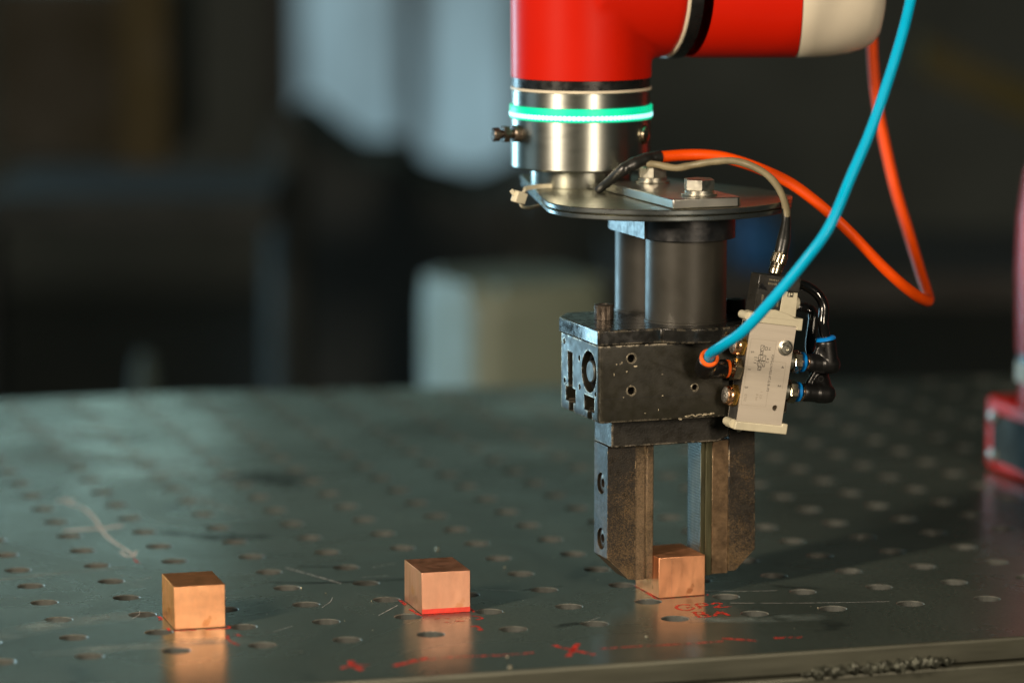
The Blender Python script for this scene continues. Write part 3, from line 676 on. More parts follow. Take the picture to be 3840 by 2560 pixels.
bm = NB(); lathe(bm, [(46.0, 0), (46.9, .4), (46.9, 8.2), (45.8, 8.6)], (36.6, AX[1], HZ), (80, AX[1], HZ), 128); put('black_seal', bm, 'seal_black', arm, smooth=True)
DX, DY = .9409, -.3387                      # direction of the second drum in the gripper frame
P0 = Vector((52, 92.5, HZ+.3)); dv = Vector((.9527, -.3039, 0)).normalized()
# red drum then cream cap; seam stands square to the drum
L1 = 62.5; L2 = 57
union_remesh('forearm_housing', [
    lambda bm: lathe(bm, [(46.2, 0), (46.2, 34)], (44.5, AX[1], HZ), (80, AX[1], HZ), 96),
    lambda bm: lathe(bm, [(40, -12), (46.2, -4), (46.2, L1+14)], P0, P0+dv, 96)], 'red_paint', 1.5, arm, 8)
fo = bpy.data.objects['forearm_housing']; bz = BASE['forearm_housing'][0]
bmt = bmesh.new(); bmt.from_mesh(fo.data); pc = (P0+dv*L1-bz)*S
bmesh.ops.bisect_plane(bmt, geom=bmt.verts[:]+bmt.edges[:]+bmt.faces[:], plane_co=pc, plane_no=dv, clear_outer=True)
bmesh.ops.bisect_plane(bmt, geom=bmt.verts[:]+bmt.edges[:]+bmt.faces[:], plane_co=((45.6-bz.x)*S, 0, 0), plane_no=(1, 0, 0), clear_inner=True)
bmt.to_mesh(fo.data); bmt.free()
pr = [(45.4, 0), (46.1, .6), (46.2, 4)] + [(46.2-16*(1-math.cos(t)) * .9, 14+42*math.sin(t)) for t in [R(a) for a in range(4, 81, 4)]] + [(0, 56.5)]
pr = [(45.6, 0), (46.2, .5), (46.0, 10), (45.2, 22), (43.6, 33), (40.8, 42), (37.6, 48), (32.5, 52.0), (22, 54.5), (0, 56)]
bm = NB(); lathe(bm, pr, P0+dv*(L1+.4), P0+dv*(L1+30), 128); put('end_cap', bm, 'cream_paint', arm, smooth=True, ang=180)
# bolts on the flange
ca = R(-110.8)
def rad(a, r_, z): return (AX[0]+r_*math.cos(a), AX[1]+r_*math.sin(a), z)
aL = ca-R(60); aL = ca+R(-60)
def flange_bolt(a, z, prof, nm, mt):
    bm = NB(); lathe(bm, prof, rad(a, 43.4, z), rad(a, 60, z), 24); return put(nm, bm, mt, arm, smooth=True)
lb = flange_bolt(ca-R(62), 273.8, [(5.2, 0), (5.2, 4.2), (4.6, 4.8), (3.0, 5), (3.0, 8), (4.2, 8.2), (4.2, 11), (2.6, 11.3), (2.4, 14.5), (4.3, 14.7), (4.3, 18), (3.6, 18.8), (0, 19)], 'thumb_screw', 'screw_steel')
bm = NB(); hexa(bm, rad(ca-R(62), 51.5, 273.8), rad(ca-R(62), 55.2, 273.8), 9.6); put('lock_nut', bm, 'screw_steel', lb)
flange_bolt(ca+R(63), 273.2, [(6.2, .2), (6.2, .9), (5.6, 1.2), (5.2, .9), (4.9, 2.4), (3.0, 3.6), (0, 3.9)], 'button_screw', 'nickel')

# ------------------------------------------------------------------ solenoid valve (its own leaning frame: u right, w away, v up)
A87 = R(8.7)
VF = GM @ Matrix.Translation((20.8, -52, 111.7)) @ Matrix.Rotation(A87, 4, 'Y')
val = thing('solenoid_valve', 'ivory and black pneumatic solenoid valve with printed circuit symbol, leaning against the gripper', 'valve', (14, 7, -4.6), VF)
bm = NB(); box(bm, 0, 29.5, 0, 13.6, .6, 60.4)
vb = put('valve_body', bm, ['valve_metal'], val, label='bare aluminium valve body printed with port numbers')
cutwith(vb, [cyl(NB(), (23.6, -5, 10.7), (23.6, 12, 10.7), 1.75, 28, .01)])
b_ = vb.modifiers.new('edges', 'BEVEL'); b_.width = .25*S; b_.segments = 2; b_.limit_method = 'ANGLE'
bm = NB(); box(bm, -.06, 0.0, .8, 13, 1, 60); put('side_face', bm, 'dark_steel', val)  # thin sheet, darker than the rest of the valve body
bm = NB(); prism(bm, [(-1.0, -4.6), (33.6, -4.6), (33.6, 1.9), (29.7, 1.9), (29.7, .5), (-.4, .5)], -.6, 14.2, 'y'); lc = put('lower_cap', bm, 'valve_plastic', val, bevel=.6, segs=2)
bm = NB(); cyl(bm, (-2.6, 6.5, -1.6), (-2.6, 6.5, 2.0), .1); bm.free()
bm = NB(); lathe(bm, [(2.6, 0), (2.6, 10), (2.0, 10.6)], (-.6, 3.2, -1.5), (-.6, 14, -1.5), 24); put('cap_lug', bm, 'valve_plastic', lc, smooth=True)
bm = NB(); lathe(bm, [(1.5, 0), (1.5, 2.0), (.8, 2.0), (.8, 1)], (3.4, 3, -3.8), (3.4, 1.2, -5.4), 20); put('cap_screw', bm, 'zinc', lc, smooth=True)
top = [(-.2, 60.6), (29.6, 60.6), (29.6, 58.6), (33.3, 58.6), (33.0, 65.9), (27.6, 65.6), (22.5, 67.8), (14, 69.3), (7, 68.6), (2, 66.3), (-.2, 65.6)]
bm = NB(); prism(bm, top, -.6, 14.2, 'y'); uc = put('upper_cap', bm, 'valve_plastic', val, bevel=.5, segs=2)
bm = NB(); lathe(bm, [(2.5, 0), (2.5, 10), (1.9, 10.4)], (-.8, 4, 63.4), (-.8, 15, 63.4), 24); put('cap_lug', bm, 'valve_plastic', uc, smooth=True)
bm = NB(); box(bm, -.2, 29.4, -.66, -.5, 64.2, 64.35); put('cap_line', bm, 'ink_faint', uc)
coil_pts = [(.6, 66.5), (17.0, 68.9), (17.4, 81.0), (28.2, 81.0), (28.2, 89.6), (.8, 89.2)]
bm = NB(); prism(bm, coil_pts, .2, 13.4, 'y'); coil = put('coil', bm, 'coil_black', val, bevel=.5, segs=2)
bm = NB(); prism(bm, [(1.4, 80.4), (2.6, 84), (7.5, 80.0), (7.9, 79.9), (3.0, 84.6), (1.0, 81)], -.05, .15, 'y'); put('moulded_edge', bm, 'gloss_black', coil)
bm = NB(); box(bm, .5, .95, .05, .25, 67, 84); put('moulded_edge', bm, 'anod_gray', coil)
bm = NB(); prism(bm, [(17.2, 66.2), (28.4, 66.0), (27.4, 80.8), (17.6, 80.8)], .35, 13.0, 'y'); iv = put('pilot_block', bm, 'valve_plastic', val, bevel=.4, segs=2)
bm = NB(); lathe(bm, [(3.7, 0), (3.7, 2.4), (3.1, 3.0), (0, 3.0)], (27.8, 5.5, 74.2), (33, 5.5, 74.2), 32); put('override_button', bm, 'valve_plastic', iv, smooth=True)
bm = NB(); box(bm, 20.7, 24.3, .1, .5, 77.9, 80.9); sw_ = put('slide_switch', bm, 'coil_black', iv)
bm = NB(); box(bm, 21.2, 22.2, 0, .2, 78.3, 80.3); box(bm, 22.7, 23.7, 0, .2, 79.0, 80.3); put('switch_mark', bm, 'valve_plastic', sw_)
bm = NB(); box(bm, 13.2, 20.6, .6, 8, 66.5, 69.9); put('retaining_clip', bm, 'dark_steel', uc, bevel=.3)
bm = NB(); cyl(bm, (26.4, 3, 89.4), (26.4, 3, 91.0), 1.4, 20, .2); put('cap_screw', bm, 'copper_ring', coil, smooth=True)
bm = NB(); lathe(bm, [(4.7, 0), (4.7, .9), (3.4, 1.2), (3.4, 0)], (24.2, .05, 47.4), (24.2, -2, 47.4), 40); sk = put('washer', bm, 'zinc', val, smooth=True)
bm = NB(); lathe(bm, [(3.5, .6), (3.5, 2.0), (3.1, 2.5), (1.7, 2.5), (1.7, .9)], (24.2, .05, 47.4), (24.2, -4, 47.4), 36, cap=False); lathe(bm, [(1.8, .9), (1.6, .91)], (24.2, .05, 47.4), (24.2, -4, 47.4), 6); put('socket_screw', bm, 'zinc', sk, smooth=True)

def text(s, size, u, v, rot, mt, par, depth=-.03, name='print', sx=1):
    """flat lettering on the valve's front; rot in degrees, 0 reads along +u"""
    cu = bpy.data.curves.new('t', 'FONT'); cu.body = s; cu.size = size; cu.align_x = 'LEFT'; cu.align_y = 'CENTER'; cu.extrude = .012
    to = bpy.data.objects.new('t', cu); COL.objects.link(to); bpy.context.view_layer.update()
    me = bpy.data.meshes.new_from_object(to.evaluated_get(bpy.context.evaluated_depsgraph_get()))
    bpy.data.objects.remove(to); bpy.data.curves.remove(cu)
    b2 = bmesh.new(); b2.from_mesh(me); bpy.data.meshes.remove(me)
    c, s_ = math.cos(R(rot)), math.sin(R(rot))
    for vt in b2.verts:
        x, y, z = vt.co.x*sx, vt.co.y, vt.co.z
        vt.co = Vector((u+x*c-y*s_, depth-z, v+x*s_+y*c))
    return put(name, b2, mt, par)
text('VUVG-L14-M52-AT-G18-1P3', 2.25, 17.0, 42.6, -90, 'ink', vb, sx=.83)
for s_, u, v in (('5', 3.3, 43.4), ('1', 3.0, 32.8), ('3', 2.8, 22.0), ('4', 24.4, 36.3), ('2', 24.2, 24.9)): text(s_, 2.9, u, v, -90, 'ink', vb)
text('14', 2.2, 14.2, 46.9, -90, 'ink', vb); text('5 1 3', 2.2, 6.0, 40.2, -90, 'ink', vb, sx=.95); text('4 2', 2.2, 14.0, 40.1, -90, 'ink', vb, sx=1.1)
text('E702', 2.2, 3.2, 17.2, -90, 'ink_faint', vb); text('8 bar', 2.0, 10.6, 18.0, -90, 'ink_faint', vb); text('1  2,5-', 2.0, 13.2, 20.0, -90, 'ink_faint', vb)
text('VAVE-L1', 1.75, 7.2, 86.7, 0, 'ink_pale', coil, .14); text('ES13-02', 1.75, 7.0, 84.4, 0, 'ink_pale', coil, .14); text('2053111', 1.6, 4.6, 77.5, -90, 'ink_pale', coil, .14); text('(543)', 1.6, 15.0, 74.5, -90, 'ink_pale', coil, .14)
bm = NB()
def ln(u0, v0, u1, v1, t=.22, d=.0):
    a_ = Vector((u0, 0, v0)); b2 = Vector((u1, 0, v1)); dd = (b2-a_).normalized(); n = Vector((-dd.z, 0, dd.x))*t/2
    y0 = -.035-d
    q = [bm.verts.new(Vector((p.x, y0, p.z))) for p in (a_+n, a_-n, b2-n, b2+n)]; bm.faces.new(q)
def rc(u0, v0, u1, v1, t=.26):
    ln(u0, v0, u1, v0, t); ln(u1, v0, u1, v1, t, .002); ln(u1, v1, u0, v1, t, .004); ln(u0, v1, u0, v0, t, .006)
rc(8.4, 47.2, 10.6, 44.0); ln(8.4, 44, 10.6, 47.2, .2, .01); rc(11.4, 46.4, 12.8, 44.6); rc(8.7, 43.6, 10.4, 41.6); ln(8.7, 43.6, 10.4, 42.6, .2, .01); ln(10.4, 42.6, 8.7, 41.6, .2, .012)
rc(8.0, 41.4, 12.6, 38.2); rc(8.0, 38.0, 12.6, 34.6); ln(9.2, 41.2, 9.2, 38.4, .2, .01); ln(8.8, 38.4, 12, 41.0, .2, .012); ln(10.6, 41.2, 10.6, 38.2, .2, .014)
for uu in (8.8, 10.2, 11.4): ln(uu, 38.0, uu, 34.8, .22, .01)
ln(8.2, 37.8, 12.2, 34.8, .22, .016); rc(8.5, 34.2, 10.6, 32.2); ln(8.5, 34.2, 9.6, 32.2, .2, .01); ln(10.6, 34.2, 9.6, 32.2, .2, .012)
ln(8.0, 39.6, 6.6, 39.6, .2, .02); ln(8.0, 37.6, 6.9, 37.6, .2, .02); ln(8.0, 36, 6.9, 36, .2, .02)
put('circuit_symbol', bm, 'ink', vb)
bm = NB(); ln(1.4, 50.6, 17.9, 50.6, .13); ln(17.9, 50.6, 17.9, 38.5, .13, .002); ln(17.9, 38.5, 26.3, 38.3, .13, .004); ln(26.3, 38.3, 26.4, 22.5, .13, .006)
ln(1.4, 50.6, 1.2, 10.6, .13, .008); ln(1.2, 10.6, 17.4, 10.8, .13, .01); ln(17.4, 10.8, 17.2, 20, .13, .012); put('print_border', bm, 'ink_faint', vb)

# fittings on the valve's left: two silencers and the elbow with orange collars
def silencer(v0):
    s = put('silencer', hexa(NB(), (.8, 7.5, v0+.2), (-3.2, 7.5, v0), 12.2, .8, .25), 'brass', val, label='brass silencer with gray sintered face')
    bm = NB(); lathe(bm, [(6.0, 0), (6.0, 1.2), (5.5, 2.1), (5.7, 3.0), (5.3, 3.6)], (-3.0, 7.5, v0), (-9, 7.5, v0-.1), 40); put('collar', bm, 'copper_ring', s, smooth=True)
    bm = NB(); lathe(bm, [(4.9, 3.0), (4.8, 3.9), (3.2, 4.7), (0, 5.1)], (-3.0, 7.5, v0), (-9, 7.5, v0-.1), 40)
    for vt in bm.verts: vt.co.x -= .25*abs(noise.noise(vt.co*1.7))
    put('sintered_face', bm, 'sinter', s, smooth=True)
silencer(45.0); silencer(14.7)
MT['clear_nut'] = MT['nickel']
el = put('elbow_fitting', hexa(NB(), (1.0, 7.5, 30.7), (-5.2, 7.5, 30.4), 12.6, .8, .25), 'nickel', val, label='push-in elbow with two orange release rings')
bm = NB(); lathe(bm, [(4.6, 0), (5.5, .3), (5.5, 1.5), (5.0, 2.0)], (-7.2, 7.3, 30.3), (-9.3, 7.3, 30.3), 40); put('release_ring', bm, 'fit_orange', el, smooth=True)
bm = NB(); lathe(bm, [(3.3, 0), (3.3, 2.6)], (-5.0, 7.4, 30.3), (-8.3, 7.3, 30.3), 24); put('stem', bm, 'copper_ring', el, smooth=True)
# elbow body (leaves to the left, then turns towards the viewer and up)
E1 = Vector((-9.2, 7.2, 30.2)); E2 = Vector((-22.6, 6.4, 28.9))
bm = NB(); lathe(bm, [(4.9, 0), (5.6, .4), (5.7, 9), (5.7, 12), (5.0, 15.0), (3.0, 17), (0, 17.6)], E1, E2, 40); put('elbow_body', bm, 'fit_black', el, smooth=True, ang=180)
E3 = Vector((-27.2, -7.6, 36.6)); ed = (E3-E2).normalized()
bm = NB(); lathe(bm, [(0, -6), (4.2, -4.8), (6.0, -2), (6.3, 3), (6.3, (E3-E2).length-1.0), (5.6, (E3-E2).length-.2)], E2, E3, 40); put('elbow_body', bm, 'fit_black', el, smooth=True, ang=180)
bm = NB(); lathe(bm, [(5.4, 0), (5.7, .4), (5.7, 1.6), (5.1, 2.2), (3.7, 2.2), (3.5, 0)], E3-ed*.3, E3+ed*5, 44, cap=False); put('release_ring', bm, 'fit_orange', el, smooth=True)
# fittings on the right: two black elbows with blue rings
def elbow_r(v0, tip, lab):
    e = put('elbow_fitting', hexa(NB(), (33.2, 7.5, v0+.1), (38.2, 7.5, v0+.3), 12.4, .8, .25), 'nickel', val, label=lab)
    bm = NB(); cyl(bm, (29.6, 7.5, v0), (33.4, 7.5, v0), 5.2, 32, .5); put('collar', bm, 'zinc', e, smooth=True)
    bm = NB(); lathe(bm, [(4.8, 0), (6.0, .3), (6.0, 1.5), (5.4, 2.1)], (39.4, 7.5, v0+.3), (43, 7.5, v0+.4), 40); put('release_ring', bm, 'fit_blue', e, smooth=True)
    bm = NB(); cyl(bm, (38, 7.5, v0+.3), (40, 7.5, v0+.3), 3.6, 24, .1); cyl(bm, (42.3, 7.5, v0+.4), (43.6, 7.5, v0+.4), 5.2, 32, .3); put('stem', bm, 'copper_ring', e, smooth=True)
    B0 = Vector((43.4, 7.5, v0+.4)); B1 = Vector((58.6, 7.5, v0+.9)); T = Vector(tip)
    def parts(bm):
        lathe(bm, [(5.4, 0), (5.6, 2.5), (5.4, 3.0), (5.4, 9), (5.9, 9.6), (5.9, 16), (5.0, 19.4), (2.5, 21.2), (0, 21.6)], B0, B1, 40)
    def p2(bm):
        l_ = (T-B1).length; lathe(bm, [(0, -5.4), (3.5, -4.6), (5.3, -2), (5.9, 1), (5.9, l_-1), (5.3, l_)], B1-Vector((1.0, 0, 0)), T, 40)
    def web(bm):
        q = [B0+Vector((4, 0, 2)), B0+Vector((11, 0, -2)), T-(T-B1)*.15+Vector((-4.5, 0, 0)), B0+Vector((4.5, 0, 3))]
        prism(bm, [(46.5, v0+4), (56, v0+2), (T.x-2, T.z-3.5), (T.x-5.4, T.z-4.5)], 7.5+(T.y-7.5)*.3-1.6, 7.5+(T.y-7.5)*.3+1.6, 'y')
    union_remesh('elbow_body', [parts, p2, web], 'fit_black', .55, e, 3)
    td = (T-B1).normalized()
    bm = NB(); lathe(bm, [(5.2, 0), (6.3, .4), (6.3, 1.5), (5.2, 2.3), (3.9, 2.3)], T+td*.2, T+td*5, 40); put('release_ring', bm, 'fit_blue', e, smooth=True)
    bm = NB(); lathe(bm, [(1.9, 0), (1.9, .5), (1.2, .5), (1.2, .1)], B1+Vector((-6.6, -4.2, 9.2)), B1+Vector((-6.6, -6, 9.2)), 20, cap=False); put('boss', bm, 'fit_black', e)
    return T+td*2, td
T1, d1 = elbow_r(38.9, (54.0, 8.2, 53.6), 'upper black elbow fitting with blue rings')
T2, d2 = elbow_r(20.8, (56.4, 24.5, 39.5), 'lower black elbow fitting with blue rings')
VG = lambda p: (GM.inverted() @ VF @ Vector(p))
# black air tubes looping up behind the valve
a0 = VG(T1); a1 = VG(T1+d1*9)
bm = NB(); tube(bm, [VG(T1-d1*3), a0, a1, (81.8, -41, 177), (78.6, -39.5, 184), (72.5, -36, 189), (64, -31, 191.3), (52, -26, 190), (44, -22, 186)], 3.15, 24)
t1 = put('air_tube', bm, 'tube_black', None, base=(70, -35, 170), frame=GM, smooth=True)
tagt(t1, 'glossy black air tube arching from the upper blue ringed elbow back to the coil', 'air tube', 'black air tubes behind the valve')
b0 = VG(T2)
bm = NB(); tube(bm, [VG(T2-d2*3), b0, VG(T2+d2*9), (86.4, -16, 168), (83, -12, 172.5), (75, -10, 172.5), (66, -12, 169), (56, -14, 162), (46, -18, 156)], 3.15, 24)
t2 = put('air_tube', bm, 'tube_black', None, base=(70, -15, 160), frame=GM, smooth=True)
tagt(t2, 'glossy black air tube from the lower blue ringed elbow, running behind the other tube', 'air tube', 'black air tubes behind the valve')

# ------------------------------------------------------------------ hoses and cables
H0 = VG(E3+ed*(-4)); H1 = VG(E3+ed*2)
bm = NB(); tube(bm, [H0, H1, VG(E3+ed*8), (-2.0, -83, 163), (2.5, -103, 174.0), (12.4, -122, 194.2), (26.8, -133.6, 217), (40.7, -137.5, 237.3), (55.9, -133.3, 265.2), (69.8, -129, 290.7), (82.8, -124, 318.9), (93.8, -118.7, 344.7), (101.6, -113.1, 364.4), (109.2, -107.1, 386.7), (118, -98, 420)], 3.15, 28)
o = put('air_hose', bm, 'hose_blue', None, base=(-2, -76, 155), frame=GM, smooth=True)
tagt(o, 'turquoise blue air hose sweeping up from the orange ringed elbow fitting', 'hose')
orange = [(3, 42, 261.9), (8.8, 43.1, 262.2), (25.6, 43.6, 262.8), (39.2, 40.8, 262.5), (51.1, 34.1, 260.6), (66, 22.6, 255.2), (80.6, 10.8, 247.5), (91, 1.5, 238.8), (103.5, -7.5, 226.6), (114.5, -11.6, 215.4), (131.8, -13, 197.9), (147.2, -12, 184.6), (163.5, -3.2, 174.6), (177, 12, 169.6), (186.5, 30, 168.0), (194.5, 46, 166.3), (200.5, 62, 169.4), (205, 78, 175.8), (208.6, 95, 187), (209.2, 107.9, 202.2), (206.9, 123.6, 229.2), (203.8, 134.8, 259.7), (202.4, 144.9, 287.5), (202.4, 150.9, 312.8), (204.3, 156.4, 332.4), (207.8, 163.9, 354.8), (212, 170, 400)]
bm = NB(); tube(bm, orange, 3.45, 24)
cab = put('power_cable', bm, 'cable_orange', None, base=(3, 42, 240), frame=GM, smooth=True)
tagt(cab, 'orange cable arching over the plate and looping back up behind the blue hose', 'cable')
# black tape wound round its start
bm = NB(); tube(bm, [(-28, 54, 241.5), (-24.5, 50.5, 245.5), (-22, 46, 249), (-18, 41, 254), (-13.9, 39.7, 257), (-8, 40, 259.4), (.5, 41.7, 261.5), (9, 43, 262.2)], lambda t: 2.2+1.7*min(1, t*1.5)-.3*(t > .93)+.12*math.sin(t*40), 26, 8, wob=.18)
put('black_tape', bm, 'tape', cab, smooth=True, ang=60)
gray = [(-1, 39.5, 258.5), (4, 36, 258.2), (8.5, 31.5, 257.2), (14.2, 27.5, 256.6), (22, 22.8, 258.5), (32.4, 13.1, 261.2), (42, 1.2, 262.2), (51.1, -11.4, 258.2), (56.0, -22.7, 252), (57.9, -32.1, 243.8), (57.6, -38.8, 235), (56.4, -40.5, 227.4)]
bm = NB(); tube(bm, gray, 2.25, 20, wob=.12)
gc = put('sensor_cable', bm, 'cable_gray', None, base=(47, -45, 200), frame=GM, smooth=True)
tagt(gc, 'dirty beige gray sensor cable bending down into the black plug on the valve coil', 'cable')
bm = NB(); tube(bm, [(57.7, -37.6, 236.2), (57.0, -40, 230), (55.6, -41.4, 223.5), (54.0, -42.6, 217), (52.2, -43.6, 210.8)], lambda t: 2.6+1.5*min(1, max(0, (t-.25)*2.2))-.35*((t*16) % 1 > .5)*(t < .34), 24, 8, smooth=True)
put('plug_boot', bm, 'tape', gc, smooth=True)
pA = Vector((52.3, -43.5, 211.0)); pB = Vector((47.6, -45.2, 199.4)); pd = (pB-pA).normalized()
bm = NB(); n = 60; prof = [(4.2, 0), (4.3, 1.1), (4.75, 1.3), (4.75, 6.8), (4.3, 7.1)]
M_, _ = axm(pA, pB); rg_ = []
for i, (r_, h) in enumerate(prof):
    rg_.append([bm.verts.new(M_ @ Vector(((r_+(.14 if (k % 2) and i in (2, 3) else 0))*math.cos(2*math.pi*k/n), (r_+(.14 if (k % 2) and i in (2, 3) else 0))*math.sin(2*math.pi*k/n), h))) for k in range(n)])
for p, q in zip(rg_, rg_[1:]):
    for k in range(n): bm.faces.new((p[k], p[(k+1) % n], q[(k+1) % n], q[k]))
put('plug_nut', bm, 'nickel', gc)
bm = NB(); lathe(bm, [(4.2, 6.9), (4.2, 8.1), (3.7, 8.3), (4.1, 8.7), (4.1, 9.5), (3.7, 9.8), (4.1, 10.2), (4.1, 11.2), (3.8, 13.4)], pA, pB, 40); put('plug_thread', bm, 'nickel', gc, smooth=True, ang=40)
# nylon cable tie round the plate
tie = thing('cable_tie', 'cream nylon cable tie wrapped round the plate edge beside the steel flange', 'cable tie', (-72, 68, 240))
bm = NB()
tp = catmull([(-70.5, 70, 241.0), (-66, 78.5, 241.6), (-60, 84, 241.8), (-52, 88, 241.8), (-40, 89, 241.6), (-25, 84.5, 241.4), (-11, 78, 241.4), (0, 74, 241.4)], 8); prev = None
# the strip lies on the plate, on edge against the neck
for i, p in enumerate(tp):
    t = (tp[min(i+1, len(tp)-1)]-tp[max(i-1, 0)]).normalized(); nn = Vector((-t.y, t.x, 0))
    q = [bm.verts.new(p+nn*a_+Vector((0, 0, b2))) for a_, b2 in ((-.7, -1.3), (.7, -1.3), (.7, 1.3), (-.7, 1.3))]
    if prev:
        for k in range(4): bm.faces.new((prev[k], prev[(k+1) % 4], q[(k+1) % 4], q[k]))
    prev = q
bm.faces.new(prev)
put('strip', bm, 'tie', tie, smooth=True)
bm = NB(); tube(bm, [(-69.5, 69.5, 242), (-73.6, 66, 238.5), (-73.2, 66, 232.6), (-66, 72, 230.6), (-52, 84, 230.8)], 1.0, 10); put('strip', bm, 'tie', tie, smooth=True)
bm = NB(); box(bm, -4.2, 4.2, -2.6, 2.6, -3.6, 3.6, Matrix.Translation((-75.8, 63, 238.2)) @ Matrix.Rotation(R(18), 4, 'Y') @ Matrix.Rotation(R(20), 4, 'Z')); put('head', bm, 'tie', tie, bevel=.7)
bm = NB(); box(bm, -1.2, 1.2, -.5, .5, -1.6, 2.2, Matrix.Translation((-80.2, 62, 241.2)) @ Matrix.Rotation(R(-35), 4, 'Y')); put('tail', bm, 'tie', tie, bevel=.2)

# ------------------------------------------------------------------ second robot standing at the far right of the table
rb = thing('second_robot', 'blurred red robot pedestal with gray bolted side plate standing on the table', 'robot base', (600, 200, 0), WM)
bm = NB(); box(bm, 532, 700, 95, 267, 0.3, 54.5); put('foot', bm, 'red_paint', rb, bevel=5, segs=4)
bm = NB(); box(bm, 529.5, 532.2, 118, 250, 9, 44); pp = put('side_plate', bm, mat('gray_plate', (.035, .05, .052), .7, .0, .5, 1.5, 30, spec=.15), rb, bevel=1)
for yy, zz in ((245, 41), (245, 13), (124, 41), (124, 13)):
    bm = NB(); lathe(bm, [(5, 0), (5, 2), (3, 3.4), (0, 3.6)], (529.4, yy, zz), (520, yy, zz), 24); put('plate_bolt', bm, 'zinc', pp, smooth=True)
pc_ = (578, 203)
bm = NB(); lathe(bm, [(45, 54), (45, 60), (44, 74)], (*pc_, 0), (*pc_, 1), 64); put('neck', bm, 'red_paint', rb, smooth=True)
bm = NB(); lathe(bm, [(47.5, 72), (47.5, 86)], (*pc_, 0), (*pc_, 1), 64); put('cream_seal', bm, 'cream_ring', rb, smooth=True)
bm = NB(); lathe(bm, [(46.5, 86), (46.5, 92)], (*pc_, 0), (*pc_, 1), 64); put('black_seal', bm, 'seal_black', rb, smooth=True)
bm = NB(); lathe(bm, [(47, 92), (49, 150), (48, 190), (44, 220), (36, 240), (30, 330), (0, 332)], (*pc_, 0), (*pc_, 1), 64); put('shoulder_drum', bm, 'red_paint', rb, smooth=True)

# ------------------------------------------------------------------ dim workshop far behind
HM = Matrix(((rt.x, FH.x, 0, CAMXY.x), (rt.y, FH.y, 0, CAMXY.y), (0, 0, 1, 0), (0, 0, 0, 1)))
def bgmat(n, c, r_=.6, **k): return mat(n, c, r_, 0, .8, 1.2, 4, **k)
bm = NB(); box(bm, -6000, 6000, -1500, 10700, -900, -880); tagt(put('floor', bm, bgmat('floor_concrete', (.10, .10, .09), .5), None, frame=HM), None, None, kind='structure')
bm = NB(); box(bm, -6000, 6000, 10530, 10700, -880, 3200); tagt(put('wall', bm, bgmat('wall_dark', (.17, .19, .175), .85), None, frame=HM), None, None, kind='structure')
# hanging pale sheets, built as panels that glow by themselves
wn = thing('glowing_sheets', 'pale blue self-glowing panels standing in for hanging sheets, with a dark bar between, far behind the table', 'window', (-330, 10590, -560), HM)
MT['glow_panel'] = mat('glow_panel', (.3, .4, .45), .3, 0, .5, 1.3, 3, emis=((.22, .36, .42), .72))
nt = MT['glow_panel'].node_tree; bb_ = nt.nodes['Principled BSDF']
n_ = nd(nt, 'ShaderNodeTexNoise'); n_.inputs['Scale'].default_value = 7; tcn = nd(nt, 'ShaderNodeTexCoord'); mpn = nd(nt, 'ShaderNodeMapping'); mpn.inputs['Scale'].default_value = (1.4, 1, .35)
nt.links.new(tcn.outputs['Object'], mpn.inputs[0]); nt.links.new(mpn.outputs[0], n_.inputs['Vector'])
rr_ = nd(nt, 'ShaderNodeMapRange'); rr_.inputs[1].default_value = .3; rr_.inputs[2].default_value = .7; rr_.inputs[3].default_value = .45; rr_.inputs[4].default_value = 1.0
nt.links.new(n_.outputs[0], rr_.inputs[0]); nt.links.new(rr_.outputs[0], bb_.inputs['Emission Strength'])
def far(x0, x1, z0, z1, y=10500):           # the same panels set further off
    k = y/6570; return x0*k, x1*k, 476+(z0-476)*k, 476+(z1-476)*k
for x0, x1, z0 in ((-372, -196, 40), (-152, 0, 20)):
    x0, x1, z0, z1 = far(x0, x1, z0-240, 190); bm = NB(); box(bm, x0, x1, 10500, 10515, z0, z1); put('glow_panel', bm, 'glow_panel', wn)
bm = NB(); xa_, xb_, za_, zb_ = far(-196, -152, -240, 190); box(bm, xa_, xb_, 10480, 10520, za_, zb_); put('dark_bar', bm, bgmat('bar_gray', (.12, .12, .13)), wn)
bm = NB(); xa_, xb_, za_, zb_ = far(-420, -372, -240, 190); box(bm, xa_, xb_, 10480, 10520, za_, zb_); put('side_bar', bm, 'hole_dark', wn)
bm = NB(); xa_, xb_, za_, zb_ = far(-420, 60, -262, -240); box(bm, xa_, xb_, 10460, 10520, za_, zb_); put('lower_bar', bm, 'hole_dark', wn)
# hunched dark machine in front of the glowing panels
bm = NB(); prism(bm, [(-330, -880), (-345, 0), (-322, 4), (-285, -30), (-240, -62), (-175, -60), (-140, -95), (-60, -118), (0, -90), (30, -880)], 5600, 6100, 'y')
o = put('lathe_machine', bm, bgmat('machine_dark', (.022, .026, .024), .85), None, base=(-200, 5800, -880), frame=HM, bevel=30, segs=3); tagt(o, 'dark hunched machine in front of the glowing pale panels', 'machine')
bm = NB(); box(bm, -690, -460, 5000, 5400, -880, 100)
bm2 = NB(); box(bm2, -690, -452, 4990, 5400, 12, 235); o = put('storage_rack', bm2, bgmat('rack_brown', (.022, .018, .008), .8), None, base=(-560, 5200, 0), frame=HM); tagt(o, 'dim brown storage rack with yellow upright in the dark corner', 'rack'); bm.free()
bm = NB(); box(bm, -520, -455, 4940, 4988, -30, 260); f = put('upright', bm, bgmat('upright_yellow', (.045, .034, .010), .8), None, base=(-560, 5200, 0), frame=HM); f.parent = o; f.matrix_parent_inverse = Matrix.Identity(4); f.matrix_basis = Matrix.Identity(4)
bm = NB(); box(bm, -640, -290, 4500, 4900, -35, 5); box(bm, -660, -645, 4600, 4700, -880, 0)
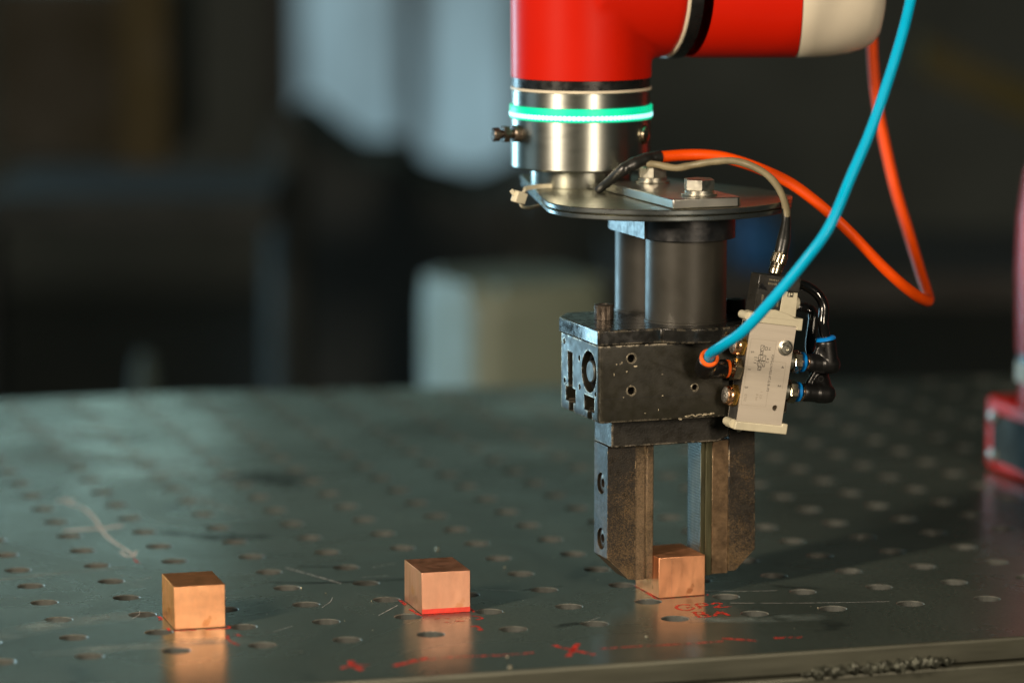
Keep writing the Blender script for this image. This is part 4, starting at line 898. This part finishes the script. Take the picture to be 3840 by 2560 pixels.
tagt(put('workbench', bm, bgmat('bench_gray', (.017, .021, .020), .9), None, base=(-460, 4700, -880), frame=HM, bevel=4), 'low gray bench top lying in shadow behind the table', 'bench')
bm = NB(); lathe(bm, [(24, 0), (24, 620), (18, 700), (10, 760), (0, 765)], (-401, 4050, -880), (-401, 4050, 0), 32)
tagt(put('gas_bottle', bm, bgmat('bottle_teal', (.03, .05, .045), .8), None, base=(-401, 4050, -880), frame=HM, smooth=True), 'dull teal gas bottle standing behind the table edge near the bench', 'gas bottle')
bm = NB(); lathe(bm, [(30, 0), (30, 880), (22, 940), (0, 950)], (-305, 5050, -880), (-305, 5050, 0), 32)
tagt(put('gas_bottle', bm, bgmat('bottle_gray', (.022, .028, .026), .8), None, base=(-305, 5050, -880), frame=HM, smooth=True), 'gray green gas bottle below the glowing pale panels', 'gas bottle')
# pale plastic tank just beyond the table
def rr(x0, x1, y0, y1, r_):
    return arc(x1-r_, y0+r_, r_, -90, 0, 6)+arc(x1-r_, y1-r_, r_, 0, 90, 6)+arc(x0+r_, y1-r_, r_, 90, 180, 6)+arc(x0+r_, y0+r_, r_, 180, 270, 6)
tk = thing('plastic_tank', 'blurred pale plastic tank standing beyond the far edge of the table', 'tank', (0, 3900, -880), HM)
bm = NB(); M_ = Matrix.Translation((2, 3900, 0)) @ Matrix.Rotation(R(27), 4, 'Z')
prism(bm, rr(-80, 80, -80, 80, 26), -880, -14, 'z', M_)
bmesh.ops.bevel(bm, geom=[e for e in bm.edges if min(v.co.z for v in e.verts) > -20], offset=30, segments=7, affect='EDGES', profile=.5); put('tank_body', bm, mat('tank_pale', (.18, .215, .165), .55, 0, .85, 1.1, 5), tk, smooth=True, ang=50)
bm = NB(); box(bm, 275, 322, 4450, 4600, -76, -18); tagt(put('blue_bin', bm, bgmat('bin_blue', (.0, .05, .15), .8), None, base=(300, 4500, -76), frame=HM, bevel=8), 'dark blue bin standing on the far workbench, glimpsed under the adapter plate', 'bin')
bm = NB(); box(bm, 120, 900, 4400, 4900, -110, -76.2)
for x_ in (140, 860): box(bm, x_, x_+25, 4420, 4445, -880, -110)
tagt(put('workbench', bm, bgmat('bench_dark', (.018, .018, .016), .8), None, base=(500, 4600, -880), frame=HM), 'dark workbench on the far side carrying the dark blue bin', 'bench')
bm = NB(); prism(bm, [(540, 175), (800, 60), (800, 10), (540, 125)], 4950, 5040, 'y'); tagt(put('crane_beam', bm, bgmat('beam_yellow', (.05, .042, .008), .8), None, base=(650, 5000, 60), frame=HM), 'dim mustard yellow beam slanting down behind the hanging hoses', 'beam')
bm = NB(); box(bm, 870, 1010, 10480, 10520, 110, 500); tagt(put('small_window', bm, mat('glow_panel2', (.3, .4, .45), .3, 0, .8, 1.1, 3, emis=((.10, .24, .27), .8)), None, base=(940, 10500, 110), frame=HM), 'small teal lit window at the very top beyond the blue hose', 'window')
